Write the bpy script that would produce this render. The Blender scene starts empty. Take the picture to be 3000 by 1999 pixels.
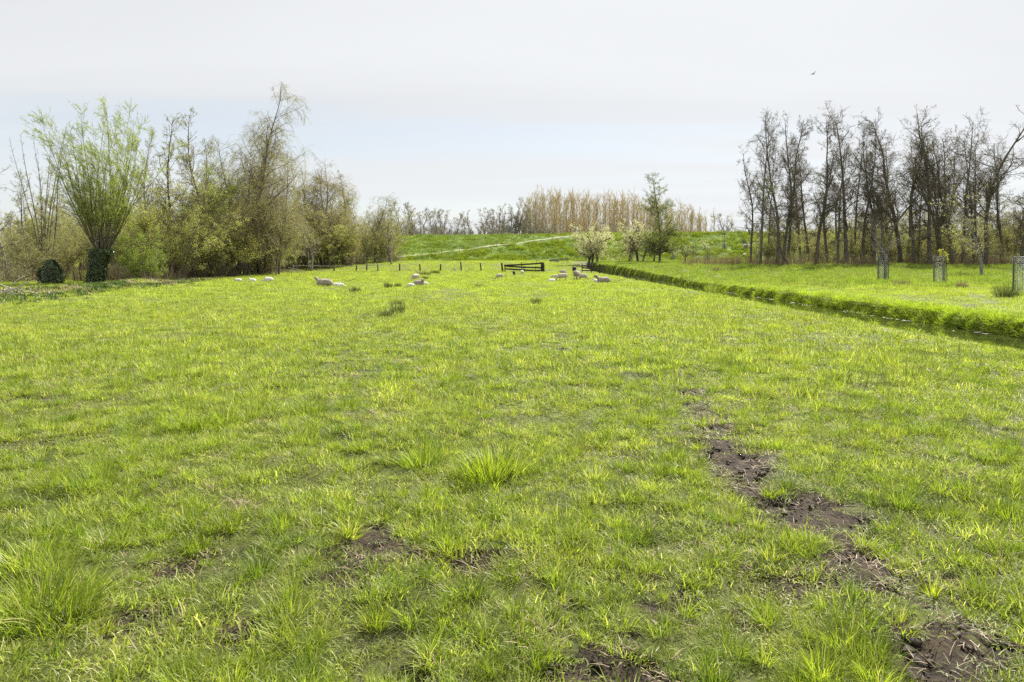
import bpy, math, random
import numpy as np
from mathutils import Vector

# ---------------------------------------------------------------- camera, sky, sun, exposure
scene = bpy.context.scene
R = math.radians
F, CX, HY, EYE = 2000.0, 1500.0, 747.0, 2.4          # focal length in photo pixels, centre column, horizon row, eye height
SUN_AZ, SUN_EL = 33.0, 44.0

cam_d = bpy.data.cameras.new('camera')
cam = bpy.data.objects.new('camera', cam_d)
scene.collection.objects.link(cam)
cam.location = (0, 0, EYE)
cam.rotation_euler = (R(90), 0, 0)
cam_d.lens = 24.0
cam_d.sensor_width = 36.0
cam_d.shift_y = -(999.5 - HY) / 3000.0
cam_d.clip_start = 0.1
cam_d.clip_end = 5000
scene.camera = cam

scene.view_settings.view_transform = 'Standard'
scene.view_settings.look = 'None'
scene.view_settings.gamma = 1.0
scene.view_settings.use_curve_mapping = False
scene.view_settings.exposure = 1.1
scene.cycles.max_bounces = 6
scene.cycles.diffuse_bounces = 3
scene.cycles.transmission_bounces = 4
scene.cycles.transparent_max_bounces = 4
scene.cycles.use_denoising = False
scene.cycles.sample_clamp_indirect = 4.0

sun_d = bpy.data.lights.new('sun', 'SUN')
sun_d.energy = 5.0
sun_d.angle = R(1.2)
sun_d.color = (1.0, 0.95, 0.86)
sun = bpy.data.objects.new('sun', sun_d)
S = Vector((math.sin(R(SUN_AZ)) * math.cos(R(SUN_EL)), math.cos(R(SUN_AZ)) * math.cos(R(SUN_EL)), math.sin(R(SUN_EL))))
sun.rotation_euler = S.to_track_quat('Z', 'Y').to_euler()
sun.location = (60, 60, 80)
scene.collection.objects.link(sun)


class NT:
    """small helper for writing node trees"""
    def __init__(self, tree):
        self.t = tree
    def n(self, kind, **kw):
        nd = self.t.nodes.new(kind)
        for k, v in kw.items():
            if k == 'inp':
                for a, b in v.items():
                    if isinstance(b, bpy.types.NodeSocket):
                        self.t.links.new(b, nd.inputs[a])
                    else:
                        nd.inputs[a].default_value = b
            else:
                setattr(nd, k, v)
        return nd
    def math(self, op, a, b=0.0, clamp=False):
        return self.n('ShaderNodeMath', operation=op, use_clamp=clamp, inp={0: a, 1: b}).outputs[0]
    def mix(self, f, a, b, blend='MIX'):
        nd = self.n('ShaderNodeMix', data_type='RGBA', blend_type=blend)
        for s, v in ((nd.inputs['Factor'], f), (nd.inputs[6], a), (nd.inputs[7], b)):
            if isinstance(v, bpy.types.NodeSocket):
                self.t.links.new(v, s)
            else:
                s.default_value = v if not isinstance(v, tuple) or len(v) == 4 else (*v, 1)
        return nd.outputs[2]
    def noise(self, vec, scale, detail=4, rough=0.55, dist=0.0):
        return self.n('ShaderNodeTexNoise', inp={'Vector': vec, 'Scale': scale, 'Detail': detail, 'Roughness': rough, 'Distortion': dist}).outputs['Fac']
    def ramp(self, f, stops):
        nd = self.n('ShaderNodeValToRGB', inp={0: f})
        cr = nd.color_ramp
        while len(cr.elements) < len(stops):
            cr.elements.new(0.5)
        for e, (p, c) in zip(cr.elements, stops):
            e.position = p
            e.color = (c, c, c, 1) if isinstance(c, (int, float)) else (*c, 1)
        return nd.outputs[0]


world = bpy.data.worlds.new('World')
scene.world = world
world.use_nodes = True
world.node_tree.nodes.clear()
w = NT(world.node_tree)
tc = w.n('ShaderNodeTexCoord').outputs['Generated']
sky = w.n('ShaderNodeTexSky', sky_type='NISHITA')
sky.sun_disc = False
sky.sun_elevation = R(SUN_EL)
sky.sun_rotation = R(SUN_AZ)
sky.air_density = 1.0
sky.dust_density = 0.6
sky.ozone_density = 1.0
bg1 = w.n('ShaderNodeBackground', inp={'Color': sky.outputs[0], 'Strength': 0.08})
sep = w.n('ShaderNodeSeparateXYZ', inp={0: tc})
zz = w.math('ADD', w.math('MAXIMUM', sep.outputs[2], 0.0), 0.05)
cu = w.n('ShaderNodeCombineXYZ', inp={0: w.math('DIVIDE', sep.outputs[0], zz), 1: w.math('DIVIDE', sep.outputs[1], zz), 2: 0.0}).outputs[0]
m1 = w.n('ShaderNodeMapping', inp={'Vector': cu, 'Rotation': (0, 0, R(6)), 'Scale': (0.16, 0.62, 1), 'Location': (0.35, 2.9, 0)}).outputs[0]
n1 = w.noise(m1, 1.0, 8, 0.55, 0.5)
m2 = w.n('ShaderNodeMapping', inp={'Vector': cu, 'Rotation': (0, 0, R(-10)), 'Scale': (0.05, 0.2, 1), 'Location': (5.2, 0.2, 0)}).outputs[0]
n2 = w.noise(m2, 1.0, 4, 0.5, 0.2)
el = w.n('ShaderNodeMapRange', interpolation_type='SMOOTHSTEP', inp={0: sep.outputs[2], 1: 0.02, 2: 0.28, 3: 0.0, 4: 1.0}).outputs[0]
dens = w.math('ADD', w.math('ADD', w.math('SUBTRACT', w.math('MULTIPLY', n1, 1.5), 0.42), w.math('MULTIPLY', n2, 0.55)), w.math('MULTIPLY', el, 0.42))
hz_ = w.n('ShaderNodeMapRange', interpolation_type='SMOOTHSTEP', inp={0: sep.outputs[2], 1: 0.02, 2: 0.095, 3: 0.35, 4: 0.0}).outputs[0]
lft = w.n('ShaderNodeMapRange', interpolation_type='SMOOTHSTEP', inp={0: sep.outputs[0], 1: -0.62, 2: -0.2, 3: -0.12, 4: 0.0}).outputs[0]
dens = w.math('ADD', w.math('ADD', dens, hz_), lft)
cf = w.n('ShaderNodeMapRange', interpolation_type='SMOOTHSTEP', inp={0: dens, 1: 0.5, 2: 0.95, 3: 0.75, 4: 1.0}).outputs[0]
# cloud veil brighter towards the sun
dt = w.n('ShaderNodeVectorMath', operation='DOT_PRODUCT', inp={0: tc, 1: S}).outputs['Value']
gl = w.math('POWER', w.math('MAXIMUM', dt, 0.0), 3.0)
cs = w.math('ADD', w.math('MULTIPLY', gl, 0.05), w.math('ADD', 0.325, w.math('MULTIPLY', n1, 0.14)))
bg2 = w.n('ShaderNodeBackground', inp={'Color': (0.955, 0.978, 1.0, 1), 'Strength': cs})
mx = w.n('ShaderNodeMixShader', inp={0: cf, 1: bg1.outputs[0], 2: bg2.outputs[0]})
w.n('ShaderNodeOutputWorld', inp={0: mx.outputs[0]})

# ---------------------------------------------------------------- helpers
rng = np.random.default_rng(11)


def hash2(ix, iy, s):
    h = (ix.astype(np.int64) * 374761393 + iy.astype(np.int64) * 668265263 + s * 974634777) & 0x7fffffff
    h = ((h ^ (h >> 13)) * 1274126177) & 0x7fffffff
    return ((h ^ (h >> 16)) & 0xffff) / 65535.0


def vnoise(x, y, s=0):
    ix, iy = np.floor(x), np.floor(y)
    fx, fy = x - ix, y - iy
    fx, fy = fx * fx * (3 - 2 * fx), fy * fy * (3 - 2 * fy)
    a, b = hash2(ix, iy, s), hash2(ix + 1, iy, s)
    c, d = hash2(ix, iy + 1, s), hash2(ix + 1, iy + 1, s)
    return (a * (1 - fx) + b * fx) * (1 - fy) + (c * (1 - fx) + d * fx) * fy


def fbm(x, y, s=0, o=3):
    r, a, t = 0, 1.0, 0
    for i in range(o):
        r = r + a * vnoise(x * 2 ** i, y * 2 ** i, s + i * 7)
        t += a
        a *= 0.5
    return r / t


def sm(t):
    t = np.clip(t, 0, 1)
    return t * t * (3 - 2 * t)


def xl(y): return 13.9 - 0.018 * y
def xr(y): return 16.1 - 0.026 * y


WATER = -0.15
FOOT, CREST = 131.0, 150.0


def height(x, y):
    x, y = np.asarray(x, float), np.asarray(y, float)
    left = 1.2 * sm((y - 88) / 40)
    right = 0.3 + 0.72 * sm((y - 52) / 44) + 0.2 * sm((y - 95) / 35)
    bl = sm((x - xl(y) + 0.5) / (xr(y) - xl(y) + 1.4))
    z = left * (1 - bl) + right * bl
    e = 1 - sm((y - 112) / 10)
    dl = sm((x - (xl(y) - 0.75)) / 0.9)
    dr = sm(((xr(y) + 0.45 + .25 * (vnoise(y / 1.1, y * 0, 6) - .5)) - x) / 0.6)
    ditch = dl * dr * e
    z = z * (1 - ditch) + (-0.45) * ditch
    z = z - 0.10 * np.exp(-(((x - xl(y) + 0.6) / 1.0) ** 2)) * e * (y < 112)
    # the dike
    zc = 6.7 + 0.009 * np.clip(x, -120, 120)
    up = np.clip((y - FOOT) / (CREST - FOOT), 0, 1)
    face = 1.25 + (zc - 1.25) * (up * 0.92 + 0.08 * sm(up))
    dn = sm((y - (CREST + 6)) / 22)
    z = np.where(y > FOOT, np.where(y > CREST, zc + (1.0 - zc) * dn, face), z)
    amp = 1 - ditch
    near = np.clip(1.3 - y / 30, 0.25, 1)
    z = z + amp * ((fbm(x / 5, y / 5, 3) - 0.5) * 0.12 + (fbm(x / 0.8, y / 0.8, 9, 2) - 0.5) * 0.11 * near)
    rough = sm((y - FOOT) / 3) * (1 - sm((y - CREST) / 3))
    z = z + rough * (fbm(x / 1.6, y / 0.8, 31, 3) - 0.5) * 0.5
    # low banks of weeds along the left field edge
    b = np.exp(-(((x + 28.3 + (y - 42) * 0.10) / 1.6) ** 2)) * np.clip((y - 32) / 4, 0, 1) * np.clip((60 - y) / 6, 0, 1)
    z = z + 0.3 * b * (0.6 + 0.8 * vnoise(x / 3, y / 3, 5))
    z = z - 0.35 * np.exp(-(((x + 33.5) / 1.2) ** 2)) * np.clip((y - 30) / 4, 0, 1) * np.clip((90 - y) / 6, 0, 1)
    return z


def hz(x, y): return float(height(np.array([x]), np.array([y]))[0])
def wx(px, Y): return (px - CX) / F * Y
def wz(py, Y): return EYE + (HY - py) / F * Y
def gy(py, z=0.0): return (EYE - z) * F / (py - HY)
def gp(px, py, z=0.0):
    Y = gy(py, z)
    return wx(px, Y), Y


S23 = 3000 / 2353.0
# bare earth: list of (x, y in 2353-wide picture pixels of the photograph) turned into ground points with radii
MUD = []
for a, b, r, wgt in [(1590, 905, .16, .75), (1606, 930, .2, .9), (1622, 955, .22, 1), (1636, 985, .27, 1), (1655, 1015, .3, 1), (1672, 1040, .3, 1),
                     (1695, 1062, .27, 1), (1715, 1085, .22, .95), (1755, 1120, .22, .75), (1800, 1140, .25, .8), (1850, 1165, .25, .7),
                     (1800, 1195, .2, .8), (1900, 1190, .25, .95), (1930, 1215, .2, .9), (1950, 1262, .16, .8), (1975, 1300, .2, .9), (1985, 1335, .2, 1),
                     (2000, 1365, .14, .8), (2020, 1420, .14, .8), (2060, 1480, .16, .9), (2110, 1520, .2, 1), (2150, 1550, .2, 1), (2200, 1480, .16, .8),
                     (2190, 1335, .16, .8), (1790, 1335, .17, 1), (1760, 1345, .12, .9), (1390, 1505, .15, 1.1), (1420, 1535, .2, 1.2), (1370, 1550, .18, 1.2), (1470, 1550, .15, 1.1),
                     (850, 1258, .22, 1.1), (810, 1270, .18, .9), (930, 1268, .14, 1), (835, 1305, .2, .95), (1065, 1283, .15, .95), (1005, 1250, .12, .8), (385, 1293, .14, 1.1),
                     (460, 1272, .1, .8), (570, 1248, .12, .8), (325, 1398, .14, .95), (540, 1445, .13, .95), (255, 1425, .1, .6), (1600, 1370, .12, .7), (1510, 1400, .1, .8), (1190, 1420, .1, .6),
                     (1700, 1400, .1, .8), (95, 915, .3, .9), (320, 895, .25, .7), (40, 1025, .3, .6), (1290, 800, .45, .5), (1295, 775, .5, .42),
                     (1615, 790, .5, .42), (1580, 860, .4, .5), (1640, 800, .4, .35), (1500, 870, .3, .5), (2270, 1440, .14, .9), (2320, 1500, .16, .9), (700, 1330, .1, .5), (930, 1545, .14, .9)]:
    X, Y = gp(a * S23, b * S23, 0.02)
    MUD.append((X, Y, r * (1.38 if 1580 < a < 2000 and 895 < b < 1350 else 1.1), max(wgt, .95) if 1580 < a < 2000 and b > 895 else wgt))
MUD = np.array(MUD)


def mud(x, y):
    m = np.zeros_like(x)
    wob = fbm(x / 0.22, y / 0.22, 77, 3)
    for X, Y, r, wgt in MUD:
        d2 = ((x - X) / (r * 1.35)) ** 2 + ((y - Y) / (r * 1.35)) ** 2
        m = np.maximum(m, np.exp(-d2) * wgt)
    near = np.clip(1 - (y - 3) / 16, 0, 1)
    m = m + (fbm(x / 0.5, y / 0.5, 55, 3) - 0.5) * 0.35 * near
    m = m + (wob - 0.5) * 1.1 * (m > 0.1) + (fbm(x / 0.08, y / 0.08, 78, 2) - .5) * .5 * (m > .2)
    return np.clip((m - 0.36) / 0.16, 0, 1)


def thing(name, label, cat, loc=(0, 0, 0), rz=0, group=None, scale=1.0):
    o = bpy.data.objects.new(name, None)
    scene.collection.objects.link(o)
    o.location = loc
    o.rotation_euler = (0, 0, rz)
    o.scale = (scale,) * 3 if not hasattr(scale, '__len__') else scale
    tag(o, label, cat, group)
    return o


def tag(o, label, cat=None, group=None, kind=None):
    o['label'] = label
    if cat: o['category'] = cat
    if group: o['group'] = group
    if kind: o['kind'] = kind
    return o


def link(name, mesh, parent=None, loc=None, rz=0):
    o = bpy.data.objects.new(name, mesh)
    scene.collection.objects.link(o)
    if parent: o.parent = parent
    if loc is not None: o.location = loc
    o.rotation_euler[2] = rz
    return o


def mk(name, V, faces, mats, midx=None, smooth=True, attrs=None):
    """faces: list of (n,k) integer arrays"""
    me = bpy.data.meshes.new(name)
    V = np.asarray(V, dtype=np.float32)
    faces = [np.asarray(f, dtype=np.int32) for f in faces if len(f)]
    me.vertices.add(len(V))
    me.vertices.foreach_set('co', V.ravel())
    tot = np.concatenate([np.full(len(f), f.shape[1], dtype=np.int32) for f in faces])
    loops = np.concatenate([f.ravel() for f in faces])
    me.loops.add(len(loops))
    me.loops.foreach_set('vertex_index', loops)
    me.polygons.add(len(tot))
    start = np.concatenate([[0], np.cumsum(tot)[:-1]]).astype(np.int32)
    me.polygons.foreach_set('loop_start', start)
    me.polygons.foreach_set('loop_total', tot)
    if smooth:
        me.polygons.foreach_set('use_smooth', np.ones(len(tot), dtype=bool))
    for m in mats: me.materials.append(m)
    if midx is not None:
        me.polygons.foreach_set('material_index', np.asarray(midx, dtype=np.int32))
    for k, v in (attrs or {}).items():
        at = me.attributes.new(k, 'FLOAT', 'POINT')
        at.data.foreach_set('value', np.asarray(v, dtype=np.float32))
    me.update(calc_edges=True)
    return me


# ---------------------------------------------------------------- materials
def newmat(name):
    m = bpy.data.materials.new(name)
    m.use_nodes = True
    m.node_tree.nodes.clear()
    return m, NT(m.node_tree)


def leafmat(name, cols, trans=0.4, patch=None, rough=0.5, scale=0.35, spec=0.3, tcol=None, rand=False):
    """cols: dark, mid, light, straw colours picked by the per-leaf attribute; patch: second hue laid over in broad clumps"""
    m, t = newmat(name)
    at = t.n('ShaderNodeAttribute', attribute_name='rnd').outputs['Fac']
    stops = [(0.0, cols[0]), (0.45, cols[1]), (0.86, cols[2])]
    if len(cols) > 3: stops.append((0.97, cols[3]))
    c = t.ramp(at, stops)
    if patch:
        pos = t.n('ShaderNodeNewGeometry').outputs['Position']
        nz = t.noise(pos, scale, 4, 0.6)
        f = t.ramp(nz, [(0.38, 0.0), (0.62, 1.0)])
        c = t.mix(t.math('MULTIPLY', f, patch[1]), c, (*patch[0], 1))
        nz2 = t.noise(pos, scale * 5, 2, 0.6)
        f2 = t.ramp(nz2, [(0.35, 0.78), (0.65, 1.18)])
        c = t.mix(1.0, c, f2, 'MULTIPLY')
    if rand:
        oi = t.n('ShaderNodeObjectInfo').outputs['Random']
        c = t.mix(1.0, c, t.ramp(oi, [(0.0, (.50, .58, .5)), (0.3, (.85, .9, .85)), (0.8, (1.12, 1.08, 1.05)), (1.0, (1.3, 1.18, 1.3))]), 'MULTIPLY')
    p = t.n('ShaderNodeBsdfPrincipled', inp={'Base Color': c, 'Roughness': rough, 'Specular IOR Level': spec})
    c2 = t.mix(1.0, c, (*(tcol or (1.06, 1.12, 0.5)), 1), 'MULTIPLY')
    tr = t.n('ShaderNodeBsdfTranslucent', inp={'Color': c2})
    x = t.n('ShaderNodeMixShader', inp={0: trans, 1: p.outputs[0], 2: tr.outputs[0]})
    t.n('ShaderNodeOutputMaterial', inp={0: x.outputs[0]})
    return m


def barkmat(name, c1, c2, scale=6, rough=0.9, bump=0.3):
    m, t = newmat(name)
    g = t.n('ShaderNodeNewGeometry').outputs['Position']
    mp = t.n('ShaderNodeMapping', inp={'Vector': g, 'Scale': (1, 1, 0.3)}).outputs[0]
    nz = t.noise(mp, scale, 6, 0.65)
    c = t.mix(t.ramp(nz, [(0.35, 0.0), (0.65, 1.0)]), (*c1, 1), (*c2, 1))
    b = t.n('ShaderNodeBump', inp={'Strength': bump, 'Distance': 0.03, 'Height': nz}).outputs[0]
    p = t.n('ShaderNodeBsdfPrincipled', inp={'Base Color': c, 'Roughness': rough, 'Normal': b, 'Specular IOR Level': 0.2})
    t.n('ShaderNodeOutputMaterial', inp={0: p.outputs[0]})
    return m


def plain(name, c, rough=0.6, spec=0.4, metal=0.0):
    return barkmat(name, c, tuple(v * 0.75 for v in c), 9, rough, 0.1)


G_YEL = (0.30, 0.33, 0.035)
M = {}
M['grass'] = leafmat('pasture_grass', [(0.11, 0.16, 0.03), (0.31, 0.375, 0.06), (0.46, 0.52, 0.125), (0.68, 0.64, 0.44)], 0.5, ((0.38, 0.435, 0.05), 0.4), 0.45, 0.33, 0.28, rand=True)
M['tuft'] = leafmat('tussock_grass', [(0.08, 0.13, 0.014), (0.22, 0.31, 0.03), (0.38, 0.47, 0.07), (0.60, 0.55, 0.3)], 0.5, ((0.34, 0.41, 0.035), 0.35), 0.45, 0.9, 0.3, rand=True)
M['farg'] = leafmat('far_grass', [(0.24, 0.31, 0.055), (0.36, 0.44, 0.085), (0.44, 0.51, 0.13), (0.55, 0.56, 0.28)], 0.5, ((0.40, 0.46, 0.09), 0.35), 0.7, 0.12, 0.1)
M['bank'] = leafmat('bank_grass', [(0.15, 0.24, 0.02), (0.31, 0.42, 0.04), (0.44, 0.52, 0.07), (0.56, 0.52, 0.24)], 0.62, ((0.36, 0.44, 0.04), 0.5), 0.55, 0.3, 0.15)
M['meadow'] = leafmat('meadow_grass', [(0.12, 0.17, 0.03), (0.23, 0.30, 0.06), (0.36, 0.39, 0.14), (0.5, 0.44, 0.3)], 0.45, ((0.22, 0.34, 0.03), 0.6), 0.6, 0.25, 0.12)
M['dike'] = leafmat('dike_grass', [(0.06, 0.10, 0.018), (0.17, 0.235, 0.035), (0.29, 0.35, 0.06), (0.38, 0.38, 0.14)], 0.42, ((0.27, 0.33, 0.04), 0.6), 0.8, 0.22, 0.05)
M['weed'] = leafmat('nettles', [(0.03, 0.06, 0.012), (0.065, 0.12, 0.02), (0.12, 0.18, 0.035)], 0.3, None)
M['rush'] = leafmat('rush_blades', [(0.05, 0.075, 0.03), (0.09, 0.13, 0.045), (0.14, 0.17, 0.07), (0.32, 0.27, 0.16)], 0.15, None, 0.45)
M['dryr'] = leafmat('dry_stems', [(0.14, 0.10, 0.065), (0.24, 0.18, 0.11), (0.36, 0.29, 0.19)], 0.2, None, 0.6, tcol=(1, .95, .8))
M['straw'] = leafmat('straw_litter', [(0.22, 0.15, 0.09), (0.36, 0.27, 0.17), (0.5, 0.4, 0.28)], 0.2, None, 0.6, tcol=(1, .95, .8))
M['peat'] = leafmat('dead_thistle', [(0.05, 0.04, 0.04), (0.11, 0.10, 0.095), (0.22, 0.21, 0.19)], 0.1, None, 0.6, tcol=(1, 1, 1))
M['stalk'] = leafmat('seed_stalks', [(0.07, 0.10, 0.03), (0.12, 0.15, 0.04), (0.16, 0.18, 0.06)], 0.2, None)

# ground
def ground_material():
    m, t = newmat('ground_soil')
    pos = t.n('ShaderNodeNewGeometry').outputs['Position']
    md = t.math('MULTIPLY', t.n('ShaderNodeAttribute', attribute_name='mud').outputs['Fac'], 1.8, True)
    dk = t.n('ShaderNodeAttribute', attribute_name='dike').outputs['Fac']
    n_a = t.noise(pos, 3.0, 8, 0.65)
    n_b = t.noise(pos, 30.0, 6, 0.7)
    n_c = t.noise(pos, 0.25, 5, 0.6)
    green = t.mix(t.ramp(n_a, [(0.35, 0.0), (0.65, 1.0)]), (0.05, 0.05, 0.02, 1), (0.12, 0.14, 0.03, 1))
    green = t.mix(t.ramp(n_c, [(0.4, 0.0), (0.6, 0.5)]), green, (0.14, 0.16, 0.03, 1))
    dg = t.mix(t.ramp(t.noise(pos, 0.8, 6, 0.65), [(0.38, 0.0), (0.62, 1.0)]), (0.06, 0.12, 0.015, 1), (0.16, 0.25, 0.025, 1))
    green = t.mix(dk, green, dg)
    soil = t.mix(t.ramp(n_b, [(0.3, 0.0), (0.7, 1.0)]), (0.010, 0.007, 0.004, 1), (0.070, 0.049, 0.030, 1))
    soil = t.mix(t.ramp(n_a, [(0.45, 0.0), (0.7, 0.6)]), soil, (0.11, 0.08, 0.05, 1))
    c = t.mix(md, green, soil)
    hgt = t.math('ADD', t.math('MULTIPLY', n_b, 0.5), t.math('MULTIPLY', n_a, 0.8))
    b = t.n('ShaderNodeBump', inp={'Strength': 1.0, 'Distance': 0.09, 'Height': hgt}).outputs[0]
    p = t.n('ShaderNodeBsdfPrincipled', inp={'Base Color': c, 'Roughness': 0.85, 'Normal': b, 'Specular IOR Level': 0.25})
    t.n('ShaderNodeOutputMaterial', inp={0: p.outputs[0]})
    return m


def steps(lo, hi, f):
    out = [lo]
    while out[-1] < hi: out.append(out[-1] + f(out[-1]))
    return out


ys = steps(-30, 1.5, lambda v: 4.0 if v < -8 else 0.8) + steps(2.0, 185, lambda v: max(0.04, 0.0085 * v)) + steps(190, 900, lambda v: 40.0)
xp = steps(0.0, 12.6, lambda v: 0.05 + 0.004 * v) + steps(12.8, 17.8, lambda v: 0.14) + steps(18.1, 130, lambda v: 0.25 + (v - 18) * 0.03) + steps(150, 900, lambda v: 90.0)
xn = steps(0.05, 12, lambda v: 0.05 + 0.004 * v) + steps(12.2, 130, lambda v: 0.12 + (v - 12) * 0.022) + steps(150, 900, lambda v: 90.0)
xs = np.array([-v for v in reversed(xn)] + xp)
ys = np.array(ys)
gx, gyy = np.meshgrid(xs, ys)
gz = height(gx, gyy)
md = np.zeros_like(gx)
sel = (gyy < 34) & (np.abs(gx) < 22) & (gyy > 1)
md[sel] = mud(gx[sel], gyy[sel])
gz = gz - 0.03 * md + md * (fbm(gx / 0.12, gyy / 0.12, 91, 3) - 0.5) * 0.13
# ditch bed and banks are dark mud as well
dd = sm((gx - (xl(gyy) - 0.3)) / 0.3) * sm(((xr(gyy) + 0.15) - gx) / 0.2) * (gyy < 118)
md = np.maximum(md, dd)
dkk = sm((gyy - FOOT + 1) / 2)
nx, ny = len(xs), len(ys)
idx = np.arange(nx * ny).reshape(ny, nx)
fq = np.stack([idx[:-1, :-1], idx[:-1, 1:], idx[1:, 1:], idx[1:, :-1]], -1).reshape(-1, 4)
gme = mk('ground', np.stack([gx, gyy, gz], -1).reshape(-1, 3), [fq], [ground_material()], attrs={'mud': md.ravel(), 'dike': dkk.ravel()})
ground = link('ground', gme)
tag(ground, 'flat green pasture ground rising to a grassy dike behind the fence', kind='structure')

# water in the ditch
def water_material():
    m, t = newmat('ditch_water')
    pos = t.n('ShaderNodeNewGeometry').outputs['Position']
    nz = t.noise(pos, 3.0, 3, 0.5)
    b = t.n('ShaderNodeBump', inp={'Strength': 0.10, 'Distance': 0.02, 'Height': nz}).outputs[0]
    c = t.mix(t.ramp(t.noise(pos, 1.2, 5, 0.6), [(0.45, 0.0), (0.6, 1.0)]), (0.02, 0.026, 0.008, 1), (0.05, 0.065, 0.015, 1))
    p = t.n('ShaderNodeBsdfPrincipled', inp={'Base Color': c, 'Roughness': 0.04, 'Normal': b, 'IOR': 1.33, 'Specular IOR Level': 0.6})
    t.n('ShaderNodeOutputMaterial', inp={0: p.outputs[0]})
    return m


wy = np.linspace(2, 121, 60)
wv, wf = [], []
for i, y in enumerate(wy):
    wv += [(xl(y) - 1.0, y, WATER), (xr(y) + 1.0, y, WATER)]
    if i: wf.append((2 * i - 2, 2 * i - 1, 2 * i + 1, 2 * i))
water = link('water', mk('water', wv, [wf], [water_material()], smooth=False))
tag(water, 'still dark water of the narrow ditch along the pasture', kind='structure')

# ---------------------------------------------------------------- grass
def blades(n, Rr, lmin, lmax, wd, seed, lean=(0.1, 0.9), curve=0.9, seg=3, base=None, flat=0.0):
    """n curved tapering blades rooted in a disc"""
    r = np.random.default_rng(seed)
    a = r.random(n) * 2 * np.pi
    q = np.sqrt(r.random(n)) * Rr
    px_, py_ = q * np.cos(a), q * np.sin(a)
    L = lmin + (lmax - lmin) * r.random(n) ** 1.3
    out = a + r.normal(0, 0.9, n) if base is None else a + r.normal(0, base, n)
    le = lean[0] + (lean[1] - lean[0]) * r.random(n)
    if base is not None: le = le * (0.35 + 0.65 * q / Rr)
    cur = curve * (0.4 + 0.8 * r.random(n))
    W = wd * (0.6 + 0.8 * r.random(n))
    side = out + np.pi / 2 + r.normal(0, 0.5, n)
    sx, sy = np.cos(side), np.sin(side)
    P = np.stack([px_, py_, np.full(n, -0.01)], -1)
    V = []
    for k in range(seg + 1):
        f = k / seg
        ww = W * (1 - f ** 1.6) * 0.5 + 0.0004
        V.append(np.stack([P[:, 0] - sx * ww, P[:, 1] - sy * ww, P[:, 2]], -1))
        V.append(np.stack([P[:, 0] + sx * ww, P[:, 1] + sy * ww, P[:, 2]], -1))
        th = le + cur * (f + 0.5 / seg)
        st = L / seg
        P = P + np.stack([np.sin(th) * np.cos(out) * st, np.sin(th) * np.sin(out) * st, np.maximum(np.cos(th), -0.6) * st], -1)
    V = np.stack(V, 1)                        # n, 2(seg+1), 3
    nv = 2 * (seg + 1)
    o = np.arange(n)[:, None] * nv
    Fc = np.concatenate([o + np.array([2 * k, 2 * k + 1, 2 * k + 3, 2 * k + 2]) for k in range(seg)], 0)
    rn = np.repeat(r.random(n), nv)
    return V.reshape(-1, 3), Fc, rn


def proto_set(name, specs, mat):
    col = bpy.data.collections.new(name)
    for i, (arg, kw) in enumerate(specs):
        V, Fc, rn = blades(*arg, seed=100 + i * 13, **kw)
        me = mk('%s_clump' % name, V, [Fc], [mat], smooth=True, attrs={'rnd': rn})
        o = bpy.data.objects.new('%s_%02d' % (name, i), me)
        col.objects.link(o)
    return col, len(specs)


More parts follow.
